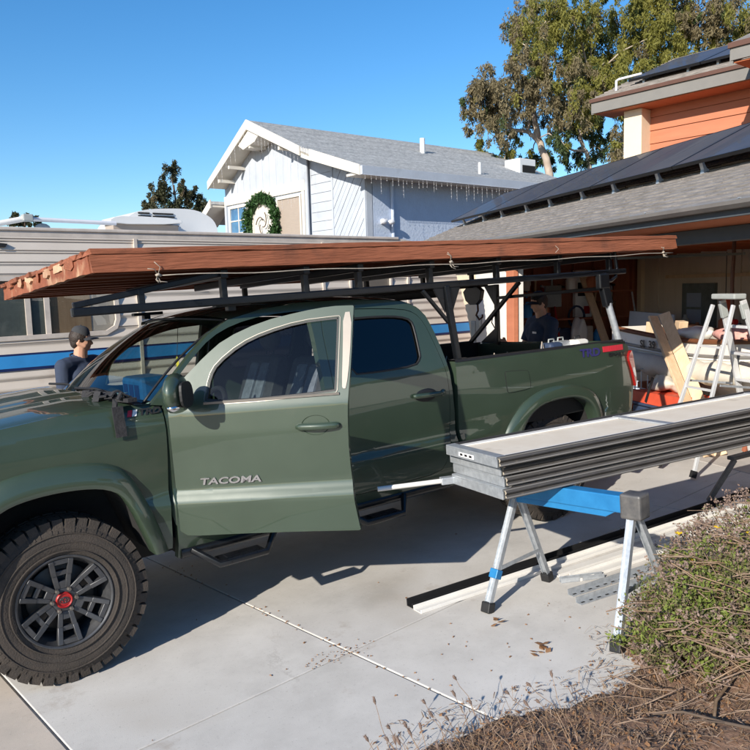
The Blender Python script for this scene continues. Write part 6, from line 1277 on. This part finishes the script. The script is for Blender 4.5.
def crown(t, clumps, dens, size, mats, asp=4.2, droop=.55):
    o = V3(t.location); mbs = [MB() for _ in mats]
    for (x, y, z, a, b, k) in clumps:
        for j in range(int(10 + 9 * a * b / .3)):      # hanging sprays inside each clump
            c = Vector((x, y, z)) - o + Vector((rg.uniform(-1, 1) * a, rg.uniform(-1, 1) * a * 1.2, rg.uniform(-1, 1) * b)) * .95
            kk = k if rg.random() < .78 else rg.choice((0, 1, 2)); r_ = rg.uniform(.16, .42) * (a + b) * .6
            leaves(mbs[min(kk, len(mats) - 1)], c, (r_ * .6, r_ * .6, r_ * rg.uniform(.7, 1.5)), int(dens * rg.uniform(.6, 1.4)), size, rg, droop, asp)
    for mb, m in zip(mbs, mats):
        if mb.f: mb.build('foliage', m, t, fix=False)
def limb(mb, P, r0, r1, o):
    Q = [V3(p) - o for p in P]; D = []
    for i in range(len(Q) - 1):
        for s in range(5):
            p = Q[i].lerp(Q[i + 1], s / 5); D.append(p + Vector((rg.uniform(-1, 1), rg.uniform(-1, 1), 0)) * .035)
    D.append(Q[-1]); n = len(D); mb.tube(D, [r0 + (r1 - r0) * i / (n - 1) for i in range(n)], 8)
def twigs(mb, clumps, src, o, r=.03):
    for (x, y, z, a, b, k) in clumps:
        c = Vector((x, y, z)); s = min(src, key=lambda q: (V3(q) - c).length); m_ = V3(s).lerp(c, .5) + Vector((0, 0, .25))
        if (V3(s) - c).length > 3.0: continue
        mb.tube([V3(s) - o, m_ - o, c - o, c - o + Vector((rg.uniform(-.4, .4), rg.uniform(-.4, .4), -.3))], [r, r * .8, r * .6, r * .3], 5)
b1 = Vector((23.0, 17.2, gz((23, 17.2)))); T1 = gtree('eucalyptus_tree', 'tall eucalyptus with bare pale limbs and drooping brownish sprays behind the houses', b1, 'eucalyptus trees behind the houses')
mb = MB(); limb(mb, [b1, (23.0, 17.25, 3)] + t1, .21, .06, b1); limb(mb, l1, .10, .06, b1); limb(mb, l1b, .06, .04, b1); limb(mb, l2, .09, .03, b1)
C1 = [c for c in EUC if c[0] + (18 - c[1]) * .6 < 23.4]; C2 = [c for c in EUC if c not in C1 and c[0] < 26.3]; C3 = [c for c in EUC if c not in C1 and c not in C2]
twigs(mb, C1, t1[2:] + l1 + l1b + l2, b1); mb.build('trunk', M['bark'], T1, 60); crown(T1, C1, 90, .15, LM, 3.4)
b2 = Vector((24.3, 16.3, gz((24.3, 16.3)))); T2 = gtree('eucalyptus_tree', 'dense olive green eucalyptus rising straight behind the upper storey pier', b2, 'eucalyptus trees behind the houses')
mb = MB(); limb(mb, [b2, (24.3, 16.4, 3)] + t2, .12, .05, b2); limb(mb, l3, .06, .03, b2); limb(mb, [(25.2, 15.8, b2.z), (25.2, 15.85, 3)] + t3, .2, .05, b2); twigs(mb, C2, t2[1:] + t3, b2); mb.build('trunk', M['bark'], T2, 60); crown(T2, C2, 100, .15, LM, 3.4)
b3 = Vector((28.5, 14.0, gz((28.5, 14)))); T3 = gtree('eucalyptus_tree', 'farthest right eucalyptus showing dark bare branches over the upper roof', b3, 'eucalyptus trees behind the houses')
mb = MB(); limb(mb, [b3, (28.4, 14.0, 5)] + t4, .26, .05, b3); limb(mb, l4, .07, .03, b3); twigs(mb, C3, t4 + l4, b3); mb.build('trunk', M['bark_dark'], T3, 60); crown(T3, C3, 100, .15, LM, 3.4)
b4 = Vector((11.2, 27.6, gz((11.2, 27.6)))); T4 = gtree('tree', 'small dark green bushy tree behind the trailer air conditioner', b4)
mb = MB(); limb(mb, [b4, (11.2, 27.6, 3), (11.2, 27.7, 6.4)], .16, .03, b4); twigs(mb, SMALL, [(11.2, 27.6, 4), (11.2, 27.7, 5.2), (11.2, 27.7, 6)], b4, .025); mb.build('trunk', M['bark_dark'], T4, 60)
SM = [leafmat('dark_leaf', (.035, .045, .018), (.10, .095, .05), .2, 2.), LM[1], LM[2]]
crown(T4, SMALL, 170, .09, SM, 2.0, .1)
b5 = Vector((6.8, 35.7, gz((6.8, 35.7)))); T5 = gtree('tree', 'distant treetop showing over the trailer roof below the antenna arm', b5)
mb = MB(); limb(mb, [b5, (6.8, 35.7, 5.5)], .12, .03, b5); mb.build('trunk', M['bark_dark'], T5, 60); crown(T5, TINY, 100, .12, SM, 2.0, .1)
# ------------------------------------------------------------------ planting bed with mulch, dry stalks and a bush (driveway coordinates)
EDGE = [(-.9, -3.0), (.1, -2.3), (.55, -1.82), (.88, -1.56), (1.25, -1.62), (1.59, -1.74), (1.85, -1.80), (2.02, -1.74), (2.2, -1.50), (2.55, -1.36), (3.2, -1.40), (4.5, -1.50), (8, -1.75)]
EX = np.array([p[0] for p in EDGE]); EY = np.array([p[1] for p in EDGE])
def bed_in(x, y): return float(np.interp(x, EX, EY)) - y
from mathutils import noise
def bed_z(x, y):
    d = bed_in(x, y) + .07 * noise.noise(Vector((x * 5, y * 5, 0))) + .03 * noise.noise(Vector((x * 17, y * 17, 3)))
    if d < 0: return -.05
    return min(.10, d * .16) + .030 * noise.noise(Vector((x * 6, y * 6, 1))) * min(1, d * 4) + .012 * noise.noise(Vector((x * 22, y * 22, 2))) * min(1, d * 6)
mb = MB(); nx, ny = 200, 90
mb.grid(nx, ny, lambda a, b: (-.9 + 7.5 * a ** 1.2, -1.2 - 4.3 * b, bed_z(-.9 + 7.5 * a ** 1.2, -1.2 - 4.3 * b)))
M['mulch'] = mat('straw_mulch', (.12, .064, .04), .95, c2=(.29, .18, .12), vs=28, bump=1., bs=45, dirt=((.10, .06, .04), 5, .58))
o = mb.build('planting_bed', M['mulch'], None, 180); place(o, DRV); tag(o, kind='structure')
rg = random.Random(14)
MU = [M['twig'], leafmat('straw', (.19, .115, .065), (.38, .26, .16), .2, 12), M['dryleaf']]
def sticks(mb, n, region, ln, wd):
    for _ in range(n):
        x, y = region(); z = bed_z(x, y)
        if z < -.02:
            if rg.random() > .25 or bed_in(x, y) < -.22: continue
            z = .003
        a = rg.uniform(0, 6.28); l = ln * rg.uniform(.3, 1.5); d = Vector((math.cos(a), math.sin(a), rg.gauss(0, .35))) * l; s = Vector((-math.sin(a), math.cos(a), rg.uniform(-.5, .5))) * wd * rg.uniform(.5, 1.6); q = Vector((x, y, z + .006 + abs(d.z) * .5)); m_ = Vector((0, 0, rg.uniform(0, .006)))
        mb.add([q - d * .5 - s, q - d * .5 + s, q + m_ - s, q + m_ + s, q + d * .5 - s * .5, q + d * .5 + s * .5], [(0, 2, 3, 1), (2, 4, 5, 3)])
for m, n, ln, wd in ((MU[0], 12000, .035, .0016), (MU[1], 10000, .038, .0014), (MU[2], 6000, .016, .004)):
    mb = MB(); sticks(mb, n, lambda: (rg.uniform(.2, 4.2), rg.uniform(-3.1, -1.35)), ln, wd); o = mb.build('mulch', m, None, fix=False); place(o, DRV); tag(o, kind='stuff')
# dried stalks with seed heads
STK = [(0.76,-1.52,0.23),(0.57,-1.75,0.26),(0.69,-1.71,0.24),(0.64,-1.77,0.24),(0.63,-1.83,0.26),(0.72,-1.8,0.24),(0.88,-1.68,0.25),(0.82,-1.8,0.27),(0.89,-1.8,0.23),(1.12,-1.58,0.22),(1.02,-1.69,0.23),(0.98,-1.83,0.27),(0.95,-1.96,0.26),(1.18,-1.82,0.23),(1.27,-1.85,0.24),(1.17,-1.93,0.23),(1.37,-1.87,0.25),(1.23,-1.93,0.22),(0.75,-1.82,0.26),(0.71,-1.79,0.27),(0.62,-1.87,0.28),(0.72,-1.95,0.26),(0.74,-2.0,0.28)]
for k, (x, y, h) in enumerate(STK):
    bx, by = x + rg.uniform(-.02, .10), y - rg.uniform(.02, .14); bzv = max(.0, bed_z(bx, by)); t = thing('seed_stalk', 'thin dry stalk with a brown seed head at the mulch edge over the concrete', 'dry stalk', DRV, (bx, by, bzv), 0, 'dry seed stalks in the foreground')
    e = Vector((x - bx, y - by, h - bzv)); md = e * .5 + Vector((rg.uniform(-.02, .02), rg.uniform(-.02, .02), .03)); d = (e - md).normalized()
    MB().tube([(0, 0, 0), md * .6, md, e * .8 + md * .1, e], [.0016, .0014, .0013, .0012, .001], 5).build('stem', M['twig'], t, 60)
    L = rg.uniform(.016, .030); hd_ = MB().tube([e - d * .004, e + d * L * .2, e + d * L * .55, e + d * L * .85, e + d * L], [.0015, .0050, .0056, .0038, .0008], 8)
    for j in range(16): a = rg.uniform(0, 6.28); p = e + d * L * rg.uniform(.1, .95); s = d.orthogonal().normalized(); s = Matrix.Rotation(a, 3, d) @ s; hd_.add([p + s * .003, p + s * .009 + d * .006, p + s * .004 + d * .004], [(0, 1, 2)])
    hd_.build('seed_head', M['seed'] if 'seed' in M else M.setdefault('seed', mat('seed_head_brown', (.10, .065, .05), .9, c2=(.20, .14, .11), vs=90)), t)
# fine bare grass blades between the stalks
mb = MB()
for k in range(90):
    x, y = rg.uniform(.5, 1.7), rg.gauss(-1.98, .12); z = max(0, bed_z(x, y)); h = rg.uniform(.06, .2); mb.tube([(x, y, z), (x + rg.uniform(-.05, .03), y + rg.uniform(-.02, .05), z + h * .6), (x + rg.uniform(-.1, .06), y + rg.uniform(-.02, .1), z + h)], [.0011, .0009, .0004], 4)
o = mb.build('dry_grass', MU[1], None, fix=False); place(o, DRV); tag(o, kind='stuff')
# sprawling bush
BS = thing('bush', 'sprawling half dried bush with small green leaves and yellow blooms by the driveway', 'bush', DRV, (3.0, -2.0, .05))
GL = [leafmat('fresh_leaf', (.14, .19, .03), (.28, .33, .08), .4, 9), leafmat('dull_leaf', (.12, .115, .05), (.22, .19, .10), .3, 9), leafmat('dead_bloom', (.17, .115, .09), (.34, .245, .20), .15, 14)]
M['yellow'] = leafmat('yellow_petal', (.80, .50, .02), (.85, .62, .04), .3, 20)
st1, st2, fg, fd_, fb = MB(), MB(), MB(), MB(), MB(); B0 = Vector((3.0, -2.0, .05)); rg = random.Random(8)
def top_h(x, y):
    """height of the bush crown over a ground point"""
    u, v = (x - 3.15) / 1.35, (y + 2.05) / .72; k = 1 - u * u - v * v
    u2_, v2_ = (x - 2.28) / .46, (y + 1.92) / .34; k2 = 1 - u2_ * u2_ - v2_ * v2_
    return max(.10 + .46 * max(0, k) ** .5 * (1 - .35 * max(0, (2.9 - x))), .08 + .27 * max(0, k2) ** .5)
tips = []
for k in range(820):
    a = rg.uniform(0, 6.28); r_ = rg.random() ** .5; x, y = (3.1 + 1.25 * r_ * math.cos(a), -2.05 + .66 * r_ * math.sin(a)) if k % 5 else (2.26 + .40 * r_ * math.cos(a), -1.92 + .30 * r_ * math.sin(a)); h = top_h(x, y) * rg.uniform(.55, 1.22)
    cx_ = 3.1 if k % 5 else 2.32; bx, by = cx_ + (x - cx_) * .62 + rg.gauss(0, .05), -2.1 + (y + 2.1) * .55 + rg.gauss(0, .05); z0 = max(0, bed_z(bx, by)); p0 = Vector((bx, by, z0)); p2 = Vector((x, y, h)); p1 = p0.lerp(p2, .5) + Vector((rg.gauss(0, .03), rg.gauss(0, .03), .06))
    (st1 if rg.random() < .6 else st2).tube([p0 - B0, p0.lerp(p1, .5) - B0 + Vector((0, 0, .01)), p1 - B0, p2 - B0], [.0042, .0036, .0028, .0015], 4); tips.append((p0, p1, p2))
    g = .5 + .5 * noise.noise(Vector((x * 2.2, y * 2.2, 5))) * 1.6; lush = (g > .46 and x > 2.2) or (k % 5 == 0 and g > .3)
    n = 30 if lush else 12
    for j in range(3 if lush else 2):
        p = p1.lerp(p2, rg.uniform(.25, 1.05)) - B0; leaves(fg if rg.random() < (.62 if lush else .18) else fd_, p, (.05, .05, .06), int(n * rg.uniform(.25, .85)), .019 * rg.uniform(.7, 1.3), rg, -.25, 2.0)
    if x > 2.5 and h > .2 and rg.random() < .9 or rg.random() < .3:
        for j in range(rg.randint(2, 5)):
            c = p2 - B0 + Vector((rg.gauss(0, .035), rg.gauss(0, .035), rg.uniform(-.06, .04))); leaves(fb, c, (.018, .018, .016), 14, .015, rg, 0, 1.5)
st1.build('stems', M['twig'], BS, fix=False); st2.build('stems', M['bark_dark'], BS, fix=False); fg.build('leafage', GL[0], BS, fix=False); fd_.build('leafage', GL[1], BS, fix=False); fb.build('dead_blooms', GL[2], BS, fix=False)
for o in BS.children: o['kind'] = 'stuff'
for k, (x, y) in enumerate(((2.62, -1.62), (2.75, -1.75), (2.45, -1.80), (3.05, -1.90), (2.70, -1.95))):
    z = top_h(x, y) * (1.0 if k else 1.15) + .02; f = MB(); c = Vector((x, y, z)) - B0
    for j in range(7): a = 6.28 * j / 7 + rg.random(); d = Vector((math.cos(a), math.sin(a), .5)) * .022; s = Vector((-math.sin(a), math.cos(a), 0)) * .009; f.add([c, c + d * .6 - s, c + d, c + d * .6 + s], [(0, 1, 2, 3)])
    f.ball(c + Vector((0, 0, .004)), .007, 8, 6); f.build('bloom', M['yellow'], BS, fix=False); MB().tube([c, c - Vector((.01, .02, .14))], .0016, 4).build('bloom_stem', M['twig'], BS)
# dry brushwood raked against the bush
BW = thing('brushwood', 'heap of dry tangled twigs on the mulch in front of the bush', 'twig heap', DRV, (2.4, -2.15, .05)); mb, mb2 = MB(), MB(); B1 = Vector((2.4, -2.15, .05))
for k in range(260):
    x, y = rg.gauss(2.35, .38), rg.gauss(-2.1, .24)
    if bed_z(x, y) < 0: continue
    a = rg.gauss(-.9, .8); l = rg.uniform(.08, .36); z = max(.02, bed_z(x, y)) + abs(rg.gauss(0, .07)); d = Vector((math.cos(a), math.sin(a), rg.gauss(0, .16))) * l * .5; c = Vector((x, y, z)) - B1; b_ = Vector((rg.gauss(0, .02), rg.gauss(0, .02), rg.gauss(.01, .02))); r_ = rg.choice((.0011, .0014, .002, .003))
    (mb if rg.random() < .85 else mb2).tube([c - d, c - d * .3 + b_, c + d * .4 + b_ * .5, c + d], [r_, r_, r_ * .8, r_ * .5], 4)
for k in range(330):      # bleached stems sprawling over the near side of the bush
    x, y = rg.uniform(1.95, 3.3), rg.uniform(-2.65, -1.78); z = max(.03, top_h(x, y) * rg.uniform(.75, 1.12)) if top_h(x, y) > .11 else max(.02, bed_z(x, y)) + abs(rg.gauss(0, .05))
    a = rg.gauss(-.95, .45); l = rg.uniform(.15, .45); d = Vector((math.cos(a), math.sin(a), rg.gauss(-.15, .2))) * l * .5; c = Vector((x, y, z)) - B1; b_ = Vector((rg.gauss(0, .02), rg.gauss(0, .02), rg.gauss(.015, .02))); r_ = rg.choice((.0013, .0017, .0024, .0032))
    (mb if rg.random() < .55 else mb2).tube([c - d, c - d * .3 + b_, c + d * .4 + b_ * .5, c + d], [r_, r_, r_ * .8, r_ * .5], 4)
mb.build('twigs', MU[0], BW, fix=False)['kind'] = 'stuff'; mb2.build('twigs', MU[1], BW, fix=False)['kind'] = 'stuff'
for k, (x, y, a) in enumerate(((1.95, -2.25, .35), (2.25, -2.35, .25), (2.5, -2.2, -.2), (1.7, -2.45, 1.9))):
    z = max(.02, bed_z(x, y)) + .035; t = thing('branch', ['bleached branch lying on the mulch, closest to the stalks', 'bleached branch lying under the bush edge', 'bleached branch half buried in the twig heap', 'dark curved stick lying on the mulch at the bottom'][k], 'branch', DRV, (x, y, z), a, 'loose branches on the mulch')
    P = [(-.25, .0, 0), (-.1, .02 * (-1) ** k, .012), (.05, 0, .018), (.2, -.02, .01), (.3, .03, 0)]; b_ = MB().tube(P, [.006, .007, .0065, .005, .003], 7); b_.tube([(.05, 0, .018), (.12, .06, .04), (.18, .08, .03)], [.004, .003, .002], 6); b_.build('wood', MU[1] if k < 3 else M['bark_dark'], t, 60)
# little green tufts coming up through the mulch
for k, (x, y) in enumerate(((1.98, -1.98), (2.18, -2.2), (2.05, -2.12), (2.3, -1.72), (2.12, -1.60))):
    z = max(0, bed_z(x, y)); t = thing('weed', 'small fresh green weed sprouting from the mulch', 'weed', DRV, (x, y, z), 0, 'green weeds in the mulch'); mb = MB()
    for j in range(7): mb.tube([(0, 0, 0), (rg.gauss(0, .02), rg.gauss(0, .02), .05), (rg.gauss(0, .04), rg.gauss(0, .04), .09)], .0014, 4)
    mb.build('stem', GL[0], t); lb = MB(); leaves(lb, (0, 0, .07), (.045, .045, .05), 70, .024, rg, -.3, 2.0); lb.build('leafage', GL[0], t, fix=False)
# ------------------------------------------------------------------ across the street, behind the camera: what the glass and paint mirror
oh = thing('house', 'white gabled house across the street with dark windows', 'house', DRV, (3, -26, 0))
MB().box(-6, 6, -7, 0, -1, 3.0).build('wall', M['white'], oh); MB().prism([(-6, 3.0), (6, 3.0), (0, 5.6)], lambda u, v: (u, -.02, v), (0, -6.9, 0)).build('gable', M['white'], oh)
for s in (-1, 1): MB().prism([(s * 6.6, 2.75), (0, 5.75), (0, 5.6), (s * 6.6, 2.6)], lambda u, v: (u, .6, v), (0, -8, 0)).build('roof', M['nb_shingle'], oh)
for x in (-4, -1, 3.2): w_ = MB().box(x, x + 1.5, .0, .05, .9, 2.2).build('window', M['nb_trim'], oh); MB().box(x + .1, x + 1.4, .05, .06, 1.0, 2.1).build('pane', M['pane_blue'], w_).location = (0, 0, 0)
for k, (x, y, h, lb) in enumerate(((-9, -21, 5.5, 'broad street tree to the house side across the street'), (11, -22, 6.5, 'tall street tree beyond the white house across the street'), (19, -24, 5, 'small street tree farthest along the street'))):
    b_ = DRV @ Vector((x, y, 0)); t = thing('tree', lb, 'tree', WLD, b_, 0, 'street trees across the road'); MB().tube([(0, 0, 0), (.1, 0, h * .4), (0, .1, h * .8)], [.22, .16, .06], 8).build('trunk', M['bark_dark'], t, 60)
    cl = [(b_.x + rg.uniform(-1.6, 1.6), b_.y + rg.uniform(-1.6, 1.6), b_.z + h * rg.uniform(.5, 1), .9, .8, rg.choice((0, 2))) for _ in range(9)]; crown(t, cl, 40, .26, LM, 2.4, .1)
